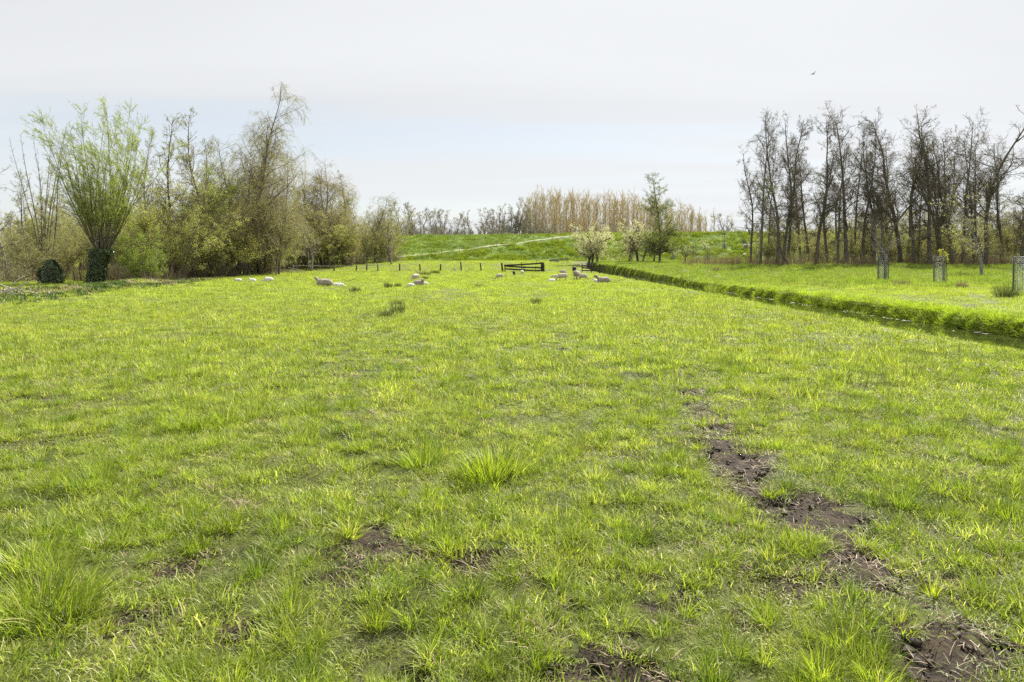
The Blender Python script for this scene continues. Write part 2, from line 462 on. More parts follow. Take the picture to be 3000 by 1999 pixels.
def scatter(name, pts, scl, idx, cols, label, tilt=None, rotz=None, parent=None):
    """one object: its vertices are the roots, a node tree sets a clump on each"""
    col, nk = cols
    n = len(pts)
    me = bpy.data.meshes.new(name)
    me.vertices.add(n)
    me.vertices.foreach_set('co', np.asarray(pts, dtype=np.float32).ravel())
    a = me.attributes.new('scl', 'FLOAT_VECTOR', 'POINT')
    a.data.foreach_set('vector', np.asarray(scl, dtype=np.float32).ravel())
    a = me.attributes.new('pick', 'INT', 'POINT')
    a.data.foreach_set('value', np.asarray(idx, dtype=np.int32) % nk)
    rot = np.zeros((n, 3), dtype=np.float32)
    th = rng.random(n) * 6.283
    rot[:, 2] = th
    p_ = np.asarray(pts)
    hx = (height(p_[:, 0] + .1, p_[:, 1]) - height(p_[:, 0] - .1, p_[:, 1])) / .2
    hy = (height(p_[:, 0], p_[:, 1] + .1) - height(p_[:, 0], p_[:, 1] - .1)) / .2
    ax, ay = np.arctan(hy), -np.arctan(hx)
    rot[:, 0] = np.cos(th) * ax + np.sin(th) * ay
    rot[:, 1] = -np.sin(th) * ax + np.cos(th) * ay
    if tilt is not None: rot[:, :2] += tilt
    a = me.attributes.new('rot', 'FLOAT_VECTOR', 'POINT')
    a.data.foreach_set('vector', rot.ravel())
    o = link(name, me, parent)
    ng = bpy.data.node_groups.new(name + '_nodes', 'GeometryNodeTree')
    ng.interface.new_socket('Geometry', in_out='INPUT', socket_type='NodeSocketGeometry')
    ng.interface.new_socket('Geometry', in_out='OUTPUT', socket_type='NodeSocketGeometry')
    N, Lk = ng.nodes, ng.links
    gi, go = N.new('NodeGroupInput'), N.new('NodeGroupOutput')
    ci = N.new('GeometryNodeCollectionInfo')
    ci.inputs['Collection'].default_value = col
    ci.inputs['Separate Children'].default_value = True
    ci.inputs['Reset Children'].default_value = True
    ip = N.new('GeometryNodeInstanceOnPoints')
    def attr(nm, dt):
        q = N.new('GeometryNodeInputNamedAttribute')
        q.data_type = dt
        q.inputs['Name'].default_value = nm
        return next(s for s in q.outputs if s.enabled and s.name == 'Attribute')
    Lk.new(gi.outputs[0], ip.inputs['Points'])
    Lk.new(ci.outputs[0], ip.inputs['Instance'])
    ip.inputs['Pick Instance'].default_value = True
    Lk.new(attr('pick', 'INT'), ip.inputs['Instance Index'])
    Lk.new(attr('rot', 'FLOAT_VECTOR'), ip.inputs['Rotation'])
    Lk.new(attr('scl', 'FLOAT_VECTOR'), ip.inputs['Scale'])
    Lk.new(ip.outputs[0], go.inputs[0])
    md_ = o.modifiers.new('clumps', 'NODES')
    md_.node_group = ng
    if label: tag(o, label, kind='stuff')
    return o


def field_pts(y0, y1, dens, side=0.78, pad=2.0, power=1.0):
    """random ground points in the wedge the picture can see (plus a margin)"""
    A = side * (y1 * y1 - y0 * y0) + 2 * pad * (y1 - y0)
    n = int(A * dens)
    y = np.sqrt(y0 * y0 + rng.random(n) * (y1 * y1 - y0 * y0)) if power == 1 else y0 + (y1 - y0) * rng.random(n)
    x = (rng.random(n) * 2 - 1) * (side * y + pad)
    return x, y


EDGE = -29.5
def in_field(x, y): return (x > -29.2 + 0.0 * y) & (x < xl(y) - 0.12 + 0.25 * (vnoise(y / 0.8, x * 0, 4) - .5))


near_p = proto_set('near_grass', [((52, .15, .03, .085, .005), dict(lean=(.1, 1.2))), ((50, .15, .035, .095, .005), dict(lean=(.1, 1.1))), ((56, .16, .025, .07, .0048), dict(lean=(.3, 1.3))),
                                  ((44, .14, .04, .12, .0055), dict(lean=(.1, .9))), ((50, .15, .03, .09, .0055), dict(lean=(.4, 1.2), curve=1.2)), ((40, .13, .04, .12, .006), dict(lean=(.2, 1.1), curve=1.3))], M['grass'])
mid_p = proto_set('mid_grass', [((60, .30, .06, .13, .010), dict(lean=(.1, 1.0))), ((60, .30, .05, .12, .010), dict(lean=(.2, 1.1))), ((54, .28, .07, .17, .011), dict(lean=(.0, .8))), ((60, .32, .04, .10, .010), dict(lean=(.3, 1.2)))], M['grass'])
far_p = proto_set('far_field_grass', [((60, .65, .07, .14, .026), dict(lean=(.1, .9), seg=2)), ((60, .65, .06, .12, .028), dict(lean=(.2, 1.1), seg=2)), ((56, .6, .08, .18, .025), dict(lean=(.0, .7), seg=2))], M['farg'])
tus_p = proto_set('tussock', [((230, .18, .12, .28, .0048), dict(lean=(.15, 1.15), curve=.9, seg=4, base=.35)), ((210, .20, .10, .25, .0048), dict(lean=(.2, 1.2), curve=1.1, seg=4, base=.4)),
                              ((200, .15, .12, .30, .005), dict(lean=(.05, .95), curve=.8, seg=4, base=.3)), ((200, .22, .07, .18, .005), dict(lean=(.1, 1.0), curve=1.0, seg=4, base=.6))], M['tuft'])
mtus_p = proto_set('mid_tussock', [((110, .18, .14, .34, .011), dict(lean=(.15, 1.05), curve=.8, base=.35)), ((110, .24, .10, .26, .012), dict(lean=(.15, 1.1), curve=.9, base=.5))], M['tuft'])

def lay(x, y): return np.stack([x, y, height(x, y)], -1)
def ntilt(n, s=0.12): return rng.normal(0, s, (n, 2))

x1, y1 = field_pts(3.0, 13.5, 105, pad=1.6)
keep = in_field(x1, y1) & (rng.random(len(x1)) > mud(x1, y1) * .86) & (rng.random(len(x1)) < np.clip((14 - y1) / 3.5, 0, 1))
lush = .45 * fbm(x1 / 1.1, y1 / 1.1, 21, 3) + .55 * fbm(x1 / .34, y1 / .34, 23, 2)
keep &= rng.random(len(x1)) < 0.7 + 0.9 * sm((lush - 0.3) / 0.35)
x1, y1, lush = x1[keep], y1[keep], lush[keep]
m1_ = mud(x1, y1)
sc = (0.62 + 0.95 * sm((lush - 0.36) / 0.28)) * (0.8 + 0.5 * rng.random(len(x1))) * (1 - 0.55 * np.clip(m1_, 0, 1))
scatter('pasture_grass', lay(x1, y1), np.stack([0.8 + sc * .25, 0.8 + sc * .25, sc], -1), rng.integers(0, 99, len(x1)), near_p, 'short lush spring grass with pale blades in the foreground of the pasture', ntilt(len(x1), .15))

x1, y1 = field_pts(10.5, 36, 22)
mm = mud(x1, y1)
lush = .45 * fbm(x1 / 1.3, y1 / 1.3, 21, 3) + .55 * fbm(x1 / .45, y1 / .6, 23, 2)
keep = in_field(x1, y1) & (rng.random(len(x1)) > mm) & (rng.random(len(x1)) < np.clip((y1 - 10) / 3.5, 0, 1) * np.clip((37 - y1) / 7, 0, 1))
x1, y1, lush = x1[keep], y1[keep], lush[keep]
sc = (0.55 + 1.05 * sm((lush - 0.36) / 0.28)) * (0.8 + 0.5 * rng.random(len(x1))) * (1 - .65 * sm((x1 - xl(y1) + 1.6) / 1.2))
scatter('middle_grass', lay(x1, y1), np.stack([0.85 + sc * .2, 0.85 + sc * .2, sc], -1), rng.integers(0, 99, len(x1)), mid_p, 'bright yellow-green grass in the middle of the pasture', ntilt(len(x1), .12))

x1, y1 = field_pts(30, FOOT, 5.2, pad=3)
keep = ((x1 > np.where(y1 > 40, -80, EDGE - 1.5)) & (x1 < xl(y1) - .15)) & (rng.random(len(x1)) < np.clip((y1 - 29) / 8, 0, 1) * np.clip(1.25 - y1 / 180, .4, 1))
x1, y1 = x1[keep], y1[keep]
lush = fbm(x1 / 1.6, y1 / 3.0, 21, 3)
sc = (0.45 + 1.1 * sm((lush - 0.35) / 0.3)) * (0.8 + 0.5 * rng.random(len(x1))) * (1 - .7 * sm((x1 - xl(y1) + 1.6) / 1.2))
scatter('far_grass', lay(x1, y1), np.stack([sc * 0 + 1, sc * 0 + 1, sc], -1), rng.integers(0, 99, len(x1)), far_p, 'pale sunlit grass of the far pasture where the sheep graze', ntilt(len(x1), .1))

# tussocks: the big ones the photograph shows, then many small ones where the grass is lush
tx, ty, ts = [], [], []
for a, b, wd, ht in [(1110, 1075, 190, 95), (1150, 1060, 110, 60), (1070, 1085, 100, 60), (965, 1052, 120, 62), (1010, 1060, 60, 40), (1275, 1230, 150, 75), (1320, 1225, 70, 50), (690, 1008, 90, 48), (440, 978, 150, 58), (480, 975, 90, 60), (560, 960, 130, 50),
                     (720, 940, 140, 40), (610, 930, 80, 30), (210, 1115, 130, 65), (170, 1120, 60, 40), (60, 1425, 140, 110), (20, 1440, 120, 90), (185, 1400, 110, 65), (60, 1285, 100, 70), (170, 1215, 90, 50), (1545, 1045, 85, 50), (1520, 1050, 60, 40), (1960, 1540, 150, 90),
                     (1880, 1545, 130, 80), (2030, 1500, 110, 60), (1860, 1460, 90, 50), (2140, 1165, 120, 55), (2190, 1170, 60, 40), (2275, 1160, 90, 55), (2130, 990, 100, 60), (2180, 1000, 60, 30), (1750, 905, 80, 35), (1850, 905, 60, 30), (2300, 1110, 80, 40),
                     (855, 1420, 90, 55), (150, 980, 100, 35), (110, 985, 60, 30), (30, 935, 80, 35), (240, 910, 80, 30), (140, 905, 50, 20), (455, 785, 50, 20), (90, 762, 30, 14), (200, 752, 35, 14), (870, 885, 60, 25), (790, 925, 40, 20), (1010, 970, 80, 30), (820, 980, 40, 20),
                     (570, 845, 40, 22), (620, 850, 40, 18), (1400, 920, 60, 30), (1480, 965, 60, 30), (1650, 1190, 60, 35), (1700, 1200, 60, 30), (1360, 1090, 90, 50), (1440, 1140, 70, 40), (2050, 960, 70, 30), (2230, 960, 80, 40), (2330, 1040, 60, 40), (1700, 985, 40, 25),
                     (1480, 1290, 90, 50), (1390, 1190, 80, 40), (1080, 1540, 110, 60), (1150, 1515, 90, 50), (900, 1545, 70, 50), (1590, 1080, 50, 40), (2280, 1250, 80, 40), (1840, 1110, 70, 50), (640, 1440, 70, 40), (330, 1020, 60, 30), (500, 1190, 70, 40), (620, 1180, 60, 30)]:
    X, Y = gp(a * S23, b * S23, 0.03)
    wm = wd * S23 / F * Y
    k = max(2, int(wm / 0.30))
    for j in range(k):
        tx.append(X + rng.normal(0, wm * 0.24)); ty.append(Y + rng.normal(0, wm * 0.12)); ts.append(np.clip(ht * S23 / F * Y / 0.24, 0.5, 1.7) * (0.7 + 0.45 * rng.random()))
x1, y1 = field_pts(3.2, 17, 14, pad=1.5)
lush = fbm(x1 / 1.1, y1 / 1.1, 29, 3)
k = (rng.random(len(x1)) < sm((lush - 0.42) / 0.25) * .8) & (mud(x1, y1) < .2) & in_field(x1, y1)
tx = np.concatenate([tx, x1[k]]); ty = np.concatenate([ty, y1[k]]); ts = np.concatenate([ts, 0.3 + 0.6 * rng.random(k.sum()) ** 1.8])
kn = (ty < 17) & in_field(tx, ty)
scatter('tussock_grass', lay(tx[kn], ty[kn]), np.stack([ts[kn]] * 3, -1), rng.integers(0, 99, kn.sum()), tus_p, 'longer darker grass tussocks standing out of the near pasture', ntilt(kn.sum(), .15))
x1, y1 = field_pts(15, 75, 1.1)
lush = fbm(x1 / 1.6, y1 / 1.6, 29, 3)
k = (rng.random(len(x1)) < sm((lush - 0.46) / 0.15) * .8) & in_field(x1, y1)
kf = ~kn & (ty < 60)
tx2 = np.concatenate([tx[kf], x1[k]]); ty2 = np.concatenate([ty[kf], y1[k]]); ts2 = np.concatenate([ts[kf], 0.4 + 0.5 * rng.random(k.sum())])
scatter('far_tussock_grass', lay(tx2, ty2), np.stack([ts2] * 3, -1), rng.integers(0, 99, len(tx2)), mtus_p, 'small dark tussocks dotted over the middle pasture', ntilt(len(tx2), .1))

# crumbs of soil and trodden dead blades on the bare patches
ccol = bpy.data.collections.new('clods')
soil_m, _t = newmat('soil_clod')
_p = _t.n('ShaderNodeNewGeometry').outputs['Position']
_c = _t.mix(_t.ramp(_t.noise(_p, 25, 5, .7), [(.35, 0.0), (.65, 1.0)]), (0.010, 0.007, 0.005, 1), (0.085, 0.06, 0.038, 1))
_b = _t.n('ShaderNodeBsdfPrincipled', inp={'Base Color': _c, 'Roughness': .75, 'Specular IOR Level': .35})
_t.n('ShaderNodeOutputMaterial', inp={0: _b.outputs[0]})
for i in range(5):
    g = np.array([(x, y, z) for x in (-1, 0, 1) for y in (-1, 0, 1) for z in (-1, 0, 1)], float)
    u = np.linspace(0, np.pi, 6)[:, None]; v_ = np.linspace(0, 2 * np.pi, 9, endpoint=False)[None, :]
    P_ = np.stack(np.broadcast_arrays(np.sin(u) * np.cos(v_), np.sin(u) * np.sin(v_), .6 * np.cos(u)), -1).reshape(-1, 3)
    P_ = P_ * (1 + .35 * np.random.default_rng(i).normal(0, 1, (len(P_), 1)).clip(-1, 1)) * .03
    i0 = np.arange(5)[:, None] * 9; j0 = np.arange(9)[None, :]
    fc = np.stack(np.broadcast_arrays(i0 + j0, i0 + (j0 + 1) % 9, i0 + 9 + (j0 + 1) % 9, i0 + 9 + j0), -1).reshape(-1, 4)
    ccol.objects.link(bpy.data.objects.new('clod_%d' % i, mk('clod', P_, [fc], [soil_m], smooth=False)))
x1, y1 = field_pts(3, 18, 260, pad=1)
mm = mud(x1, y1)
k = (rng.random(len(x1)) < mm * .8)
x1, y1 = x1[k], y1[k]
s = .25 + 1.1 * rng.random(len(x1)) ** 3
scatter('soil_clods', lay(x1, y1) - np.array([0, 0, .03]), np.stack([s, s, s], -1), rng.integers(0, 9, len(x1)), (ccol, 5), 'dark crumbly clods of trodden earth on the bare patches', ntilt(len(x1), .4))
dead_p = proto_set('dead_blades', [((16, .14, .05, .13, .005), dict(lean=(1.0, 1.5), curve=.4, seg=3)), ((14, .15, .06, .16, .005), dict(lean=(.9, 1.5), curve=.5, seg=3))], M['straw'])
x1, y1 = field_pts(3, 16, 16, pad=1)
m1_ = mud(x1, y1)
k = in_field(x1, y1) & (rng.random(len(x1)) < .22 + .7 * (fbm(x1 / .9, y1 / .9, 37, 3) > .56) + .3 * m1_)
x1, y1 = x1[k], y1[k]
scatter('dead_grass', lay(x1, y1) + np.array([0, 0, .02]), np.ones((len(x1), 3)), rng.integers(0, 9, len(x1)), dead_p, 'dry straw-coloured dead blades lying between the living grass', ntilt(len(x1), .2))

small_p = proto_set('small_tussock', [((85, .07, .07, .17, .0048), dict(lean=(.15, 1.25), curve=.8, base=.45)), ((95, .09, .06, .14, .0046), dict(lean=(.2, 1.3), curve=.9, base=.5)), ((75, .06, .08, .19, .005), dict(lean=(.05, 1.1), curve=.9, base=.45)), ((90, .11, .05, .12, .0048), dict(lean=(.2, 1.2), curve=1.1, base=.6))], M['tuft'])
x1, y1 = field_pts(3.1, 19, 34, pad=1.5)
cl = fbm(x1 / .8, y1 / .8, 51, 3)
k = (rng.random(len(x1)) < .12 + sm((cl - .40) / .2) * .75) & (rng.random(len(x1)) > mud(x1, y1) * .9) & in_field(x1, y1) & (rng.random(len(x1)) < np.clip((20 - y1) / 5, 0, 1))
x1, y1 = x1[k], y1[k]
s = .65 + .75 * rng.random(len(x1)) ** 1.5
scatter('small_tussock_grass', lay(x1, y1), np.stack([s, s, s], -1), rng.integers(0, 99, len(x1)), small_p, 'small dense grass tufts crowding the foreground turf', ntilt(len(x1), .2))
smid_p = proto_set('mid_small_tussock', [((55, .12, .08, .19, .0095), dict(lean=(.15, 1.2), curve=.8, base=.45)), ((55, .15, .07, .16, .009), dict(lean=(.2, 1.2), curve=.9, base=.5))], M['tuft'])
x1, y1 = field_pts(14, 44, 8)
cl = fbm(x1 / 1.0, y1 / 1.2, 51, 3)
k = (rng.random(len(x1)) < .06 + sm((cl - .45) / .18) * .7) & in_field(x1, y1) & (rng.random(len(x1)) < np.clip((y1 - 13) / 4, 0, 1) * np.clip((46 - y1) / 15, 0, 1))
x1, y1 = x1[k], y1[k]
s = .6 + .7 * rng.random(len(x1)) ** 1.5
scatter('middle_tussock_grass', lay(x1, y1), np.stack([s, s, s], -1), rng.integers(0, 99, len(x1)), smid_p, 'small grass tufts over the middle distance of the pasture', ntilt(len(x1), .15))

# thin upright seed stalks, mostly beside the ditch on the right
stk_p = proto_set('seed_stalks', [((5, .25, .25, .5, .008), dict(lean=(.0, .25), curve=.15, seg=2)), ((4, .25, .3, .6, .008), dict(lean=(.0, .2), curve=.2, seg=2)), ((7, .3, .2, .4, .009), dict(lean=(.0, .3), curve=.2, seg=2))], M['stalk'])
n = 900
y1 = 7 + 32 * rng.random(n) ** 1.1
x1 = 4 + 9.8 * rng.random(n) ** 0.7
k = fbm(x1 / 1.5, y1 / 1.5, 66, 2) > 0.5
x1, y1 = x1[k], y1[k]
scatter('seed_stalk_grass', lay(x1, y1), np.stack([1 + 0 * x1, 1 + 0 * x1, .7 + .5 * rng.random(len(x1))], -1), rng.integers(0, 9, len(x1)), stk_p, 'thin upright seed stalks among the grass near the ditch')

# right bank of the ditch: long bright blades, then the greyer rough meadow
bnk_p = proto_set('bank_grass', [((70, .25, .22, .52, .012), dict(lean=(.0, .45), curve=.5, seg=3)), ((70, .25, .18, .42, .012), dict(lean=(.05, .6), curve=.6, seg=3)), ((60, .28, .25, .6, .013), dict(lean=(.0, .4), curve=.6, seg=3))], M['bank'])
n = 7500
y1 = 14 + 98 * rng.random(n) ** 1.5
o1 = rng.random(n) ** 1.2 * (2.6 + 0.6 * vnoise(y1 / 3, y1 * 0, 8))
x1 = xr(y1) + 0.02 + o1
s = (1.0 - 0.6 * o1 / 3.0) * (1 - .6 * sm((y1 - 32) / 30)) * (0.35 + 0.7 * fbm(x1 / .35, y1 / .6, 13, 2)) * 0.55 * (.6 + .8 * rng.random(n))
xq, yq = field_pts(14, 112, .55, pad=2)
k = (xq > xl(yq) - .55) & (xq < xl(yq) + .05)
P_ = np.concatenate([lay(x1, y1), lay(xq[k], yq[k])])
s = np.concatenate([s, 0.12 + .2 * rng.random(k.sum())])
P_[:, 2] = np.maximum(P_[:, 2], WATER - 0.02)
scatter('bank_grass', P_, np.stack([s * 0 + 1, s * 0 + 1, s], -1), rng.integers(0, 99, len(s)), bnk_p, 'tall bright grass leaning over the far bank of the ditch', ntilt(len(s), .1))
x1, y1 = field_pts(16, 62, 5.5)
k = (x1 > xr(y1) + 1.0)
x1, y1 = x1[k], y1[k]
lush = fbm(x1 / 2.2, y1 / 2.2, 44, 3)
s = 0.7 + 1.4 * sm((lush - .4) / .3)
scatter('right_field_grass', lay(x1, y1), np.stack([.6 + 0 * s, .6 + 0 * s, s * (.8 + .5 * rng.random(len(s)))], -1), rng.integers(0, 99, len(s)), far_p, 'short bright grass of the narrow field beyond the ditch', ntilt(len(s), .1))
mdw_p = proto_set('meadow_grass', [((60, .4, .2, .45, .022), dict(lean=(.0, .6), curve=.6, seg=3)), ((60, .4, .15, .38, .022), dict(lean=(.05, .8), curve=.7, seg=3)), ((50, .42, .25, .5, .02), dict(lean=(.0, .5), curve=.6, seg=3))], M['meadow'])
x1, y1 = field_pts(36, FOOT, 1.9, pad=4)
k = (x1 > xr(y1) + 0.6) & (rng.random(len(x1)) < sm((y1 - 38 - 9 * (fbm(x1 / 8, y1 / 8, 3) - .5)) / 12))
x1, y1 = x1[k], y1[k]
s = 0.5 + 0.85 * fbm(x1 / 2, y1 / 3, 44, 3)
scatter('meadow_grass', lay(x1, y1), np.stack([1 + 0 * s, 1 + 0 * s, s], -1), rng.integers(0, 99, len(s)), mdw_p, 'rough greyish meadow grass beyond the ditch in front of the trees', ntilt(len(s), .1))

# dike grass
dk_p = proto_set('dike_grass', [((60, .8, .12, .28, .045), dict(lean=(.0, .8), seg=2)), ((60, .8, .10, .25, .045), dict(lean=(.1, .9), seg=2)), ((55, .75, .14, .34, .045), dict(lean=(.0, .7), seg=2))], M['dike'])
def path_y(x): return 133.2 + (x + 22) * (149.3 - 133.2) / 37.5
n = 16000
x1 = -62 + 185 * rng.random(n); y1 = FOOT - 2 + 25 * rng.random(n)
k = (np.abs(y1 - path_y(x1)) > 0.9) | (x1 < -27) | (x1 > 16)
x1, y1 = x1[k], y1[k]
low = (y1 < path_y(x1)) | (x1 > 12)
cl = fbm(x1 / 2.0, y1 / 1.0, 31, 3)
s = np.where(low, 0.5 + 2.6 * sm((cl - .42) / .25), 0.5 + 0.9 * sm((cl - .4) / .3)) * (.8 + .4 * rng.random(len(x1)))
scatter('dike_grass', lay(x1, y1), np.stack([1 + 0 * s, 1 + 0 * s, s], -1), rng.integers(0, 99, len(s)), dk_p, 'darker tussocky grass covering the slope of the dike', ntilt(len(s), .15))

# worn path up the dike
def path_material():
    m, t = newmat('worn_path')
    pos = t.n('ShaderNodeNewGeometry').outputs['Position']
    c = t.mix(t.ramp(t.noise(pos, 2.0, 6, 0.7), [(0.35, 0.0), (0.65, 1.0)]), (0.22, 0.25, 0.10, 1), (0.32, 0.33, 0.17, 1))
    p = t.n('ShaderNodeBsdfPrincipled', inp={'Base Color': c, 'Roughness': 0.9})
    t.n('ShaderNodeOutputMaterial', inp={0: p.outputs[0]})
    return m


pv, pf = [], []
px_s = np.linspace(-27, 15.5, 90)
for i, x in enumerate(px_s):
    for j, dy in enumerate((-0.36, -0.2, 0.0, 0.2, 0.36)):
        y = path_y(x) + dy
        y = min(y, CREST + 0.5)
        pv.append((x - dy * 0.4, y, hz(x - dy * .4, y) + (0.16 if abs(dy) < 0.3 else 0.06)))
    if i:
        for j in range(4): pf.append(((i - 1) * 5 + j, i * 5 + j, i * 5 + j + 1, (i - 1) * 5 + j + 1))
path = link('path', mk('path', pv, [pf], [path_material()]))
tag(path, 'narrow pale worn path climbing the dike slope', kind='structure')

# ---------------------------------------------------------------- trees
def unit(v): return v / np.maximum(np.linalg.norm(v, axis=-1, keepdims=True), 1e-9)


def walk(p0, d0, L, n, trop, noise, r):
    P = [p0]; D = [d0]
    d = d0
    st = (L / n)[:, None]
    w0 = r.normal(0, noise, d0.shape)
    for i in range(n):
        w0 = 0.5 * w0 + r.normal(0, noise, d0.shape)
        d = unit(d + w0 + np.asarray(trop) / n)
        P.append(P[-1] + d * st); D.append(d)
    return np.stack(P, 1), np.stack(D, 1)


def tubes(P, D, r0, r1, s):
    """P (N,k,3) centre lines, radius r0 -> r1; returns vertices and quads"""
    N, k, _ = P.shape
    ref = np.where(np.abs(D[:, :1, 2:3]) > 0.9, np.array([1.0, 0, 0]), np.array([0, 0, 1.0]))
    ref = np.broadcast_to(ref, D.shape)
    U = unit(np.cross(D, ref)); W = np.cross(D, U)
    f = np.linspace(0, 1, k)[None, :]
    rad = r0[:, None] * (1 - f) + r1[:, None] * f
    a = np.arange(s) / s * 2 * np.pi
    V = P[:, :, None, :] + rad[:, :, None, None] * (np.cos(a)[None, None, :, None] * U[:, :, None, :] + np.sin(a)[None, None, :, None] * W[:, :, None, :])
    base = (np.arange(N) * k * s)[:, None, None]
    ii = (np.arange(k - 1) * s)[None, :, None]
    j = np.arange(s)[None, None, :]
    j2 = (np.arange(s) + 1)[None, None, :] % s
    Fc = np.stack(np.broadcast_arrays(base + ii + j, base + ii + j2, base + ii + s + j2, base + ii + s + j), -1).reshape(-1, 4)
    return V.reshape(-1, 3), Fc


def tree_mesh(key, seed, stems, levels, leaf=None, bark=None, twig=None, leafm=None, extra=None, split=1):
    """stems: p0,d0,L,r,n,trop,noise. levels: dicts. The first `split` levels stay with the trunk, finer wood and leaves form the crown."""
    r = np.random.default_rng(seed)
    P, D = walk(np.array(stems['p0'], float), unit(np.array(stems['d0'], float)), np.array(stems['L'], float), stems.get('n', 10), stems.get('trop', (0, 0, .1)), stems.get('noise', .05), r)
    L, rad = np.array(stems['L'], float), np.array(stems['r'], float)
    tipf = stems.get('tip', 0.12)
    tr, cr = [tubes(P, D, rad, rad * tipf, stems.get('s', 7))], []
    if stems.get('flare', True):
        n0 = len(tr[0][0]) // len(rad)
    if extra: tr += extra
    allP = [(P, D)]
    rad1 = rad * tipf
    for li, lv in enumerate(levels):
        N, k, _ = P.shape
        m = lv['m']
        if li > 0 or isinstance(m, float): cnt = r.poisson(m * np.clip(L / L.mean(), .15, 2.2))
        else: cnt = np.full(N, m)
        par = np.repeat(np.arange(N), cnt)
        n = len(par)
        t = lv.get('t0', .3) + (lv.get('t1', 1.0) - lv.get('t0', .3)) * r.random(n) ** lv.get('tp', 1.0)
        ft = t * (k - 1)
        i0 = np.minimum(ft.astype(int), k - 2)
        fr = (ft - i0)[:, None]
        p0 = P[par, i0] * (1 - fr) + P[par, i0 + 1] * fr
        d = D[par, i0 + 1]
        q = r.normal(0, 1, (n, 3))
        if 'side' in lv: q = q * np.array(lv['side'])
        q = unit(q - d * (q * d).sum(-1, keepdims=True))
        a = R(lv['ang']) + r.normal(0, R(lv.get('asd', 8)), n)
        dc = unit(np.cos(a)[:, None] * d + np.sin(a)[:, None] * q + np.array(lv.get('bias', (0, 0, 0))))
        sh = {'cone': (1 - t) * .85 + .15, 'round': np.sqrt(np.clip(1 - (2 * (t - .5)) ** 2, 0.05, 1)), 'const': np.ones(n), 'soft': .28 + .72 * (1 - t) ** .7, 'top': .35 + .65 * t, 'vase': .6 + .4 * (1 - t)}[lv.get('shape', 'vase')]
        Lc = L[par] * lv['ratio'] * sh * (.6 + .7 * r.random(n))
        rp = rad[par] * (1 - t) + rad1[par] * t
        rc = np.maximum(rp * lv.get('rr', .55) * (.7 + .5 * r.random(n)), lv.get('rmin', .004))
        P, D = walk(p0, dc, Lc, lv.get('n', 5), lv.get('trop', (0, 0, .2)), lv.get('noise', .1), r)
        L, rad = Lc, rc
        rad1 = np.maximum(rc * .35, lv.get('rmin', .004) * .7)
        (tr if li < split - 0 and split else cr).append(tubes(P, D, rad, rad1, lv.get('s', 4)))
        allP.append((P, D))
    def cat(parts):
        V, Fc, o = [], [], 0
        for v, f in parts:
            V.append(v); Fc.append(f + o); o += len(v)
        return np.concatenate(V), np.concatenate(Fc)
    Vt, Ft = cat(tr)
    tm = mk(key + '_trunk', Vt, [Ft], [bark])
    if cr: Vc, Fc = cat(cr)
    else: Vc, Fc = np.zeros((0, 3)), np.zeros((0, 4), int)
    nt = len(Fc)
    rn = np.full(len(Vc), .5)
    if leaf:
        src = allP[-leaf.get('lv', 1):]
        for lp, ld in src:
            N, k, _ = lp.shape
            ll = np.linalg.norm(lp[:, -1] - lp[:, 0], axis=1)
            cnt = r.poisson(leaf['n'] * np.clip(ll / max(ll.mean(), 1e-6), .2, 2.5))
            par = np.repeat(np.arange(N), cnt)
            n = len(par)
            t = leaf.get('t0', .1) + (1 - leaf.get('t0', .1)) * r.random(n)
            ft = t * (k - 1); i0 = np.minimum(ft.astype(int), k - 2); fr = (ft - i0)[:, None]
            p = lp[par, i0] * (1 - fr) + lp[par, i0 + 1] * fr + r.normal(0, leaf.get('sp', .04), (n, 3))
            u = unit(r.normal(0, 1, (n, 3)) + np.array(leaf.get('dir', (0, 0, 0))))
            v = unit(np.cross(u, r.normal(0, 1, (n, 3))))
            a_ = (leaf['a'] * (.5 + r.random(n)))[:, None]; b_ = (leaf['b'] * (.5 + r.random(n)))[:, None]
            q = np.stack([p - u * a_, p + v * b_ * .6 - u * a_ * .1, p + u * a_, p - v * b_ * .6 + u * a_ * .1], 1).reshape(-1, 3)
            base = len(Vc)
            Vc = np.concatenate([Vc, q]); Fc = np.concatenate([Fc, base + np.arange(n * 4).reshape(-1, 4)])
            clump = r.random(N)[par] * .45 + r.random(n) * .55
            rn = np.concatenate([rn, np.repeat(clump, 4)])
    mi = np.concatenate([np.zeros(nt, int), np.ones(len(Fc) - nt, int)])
    cm = mk(key + '_crown', Vc, [Fc], [twig or bark, leafm or twig or bark], mi, smooth=False, attrs={'rnd': rn})
    top = max(Vt[:, 2].max(), Vc[:, 2].max() if len(Vc) else 0)
    return dict(trunk=tm, crown=cm, h=top)


B = {}
B['alder'] = barkmat('alder_bark', (0.08, 0.07, 0.056), (0.18, 0.16, 0.13), 5)
B['twig'] = barkmat('dark_twigs', (0.10, 0.085, 0.065), (0.19, 0.165, 0.13), 5)
B['willow'] = barkmat('willow_bark', (0.10, 0.09, 0.06), (0.19, 0.175, 0.12), 5)
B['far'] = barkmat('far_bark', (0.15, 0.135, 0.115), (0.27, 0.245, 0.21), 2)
B['birch'] = barkmat('birch_bark', (0.16, 0.13, 0.11), (0.42, 0.38, 0.34), 3)
B['brown'] = barkmat('brown_twigs', (0.16, 0.135, 0.09), (0.29, 0.25, 0.18), 4)
B['poplar'] = barkmat('poplar_bark', (0.32, 0.26, 0.17), (0.48, 0.4, 0.27), 2)
B['grey'] = barkmat('grey_bark', (0.13, 0.12, 0.105), (0.30, 0.28, 0.25), 8)
Lf = {}
Lf['willow'] = leafmat('willow_leaves', [(0.19, 0.24, 0.04), (0.36, 0.43, 0.08), (0.48, 0.53, 0.15)], .45)
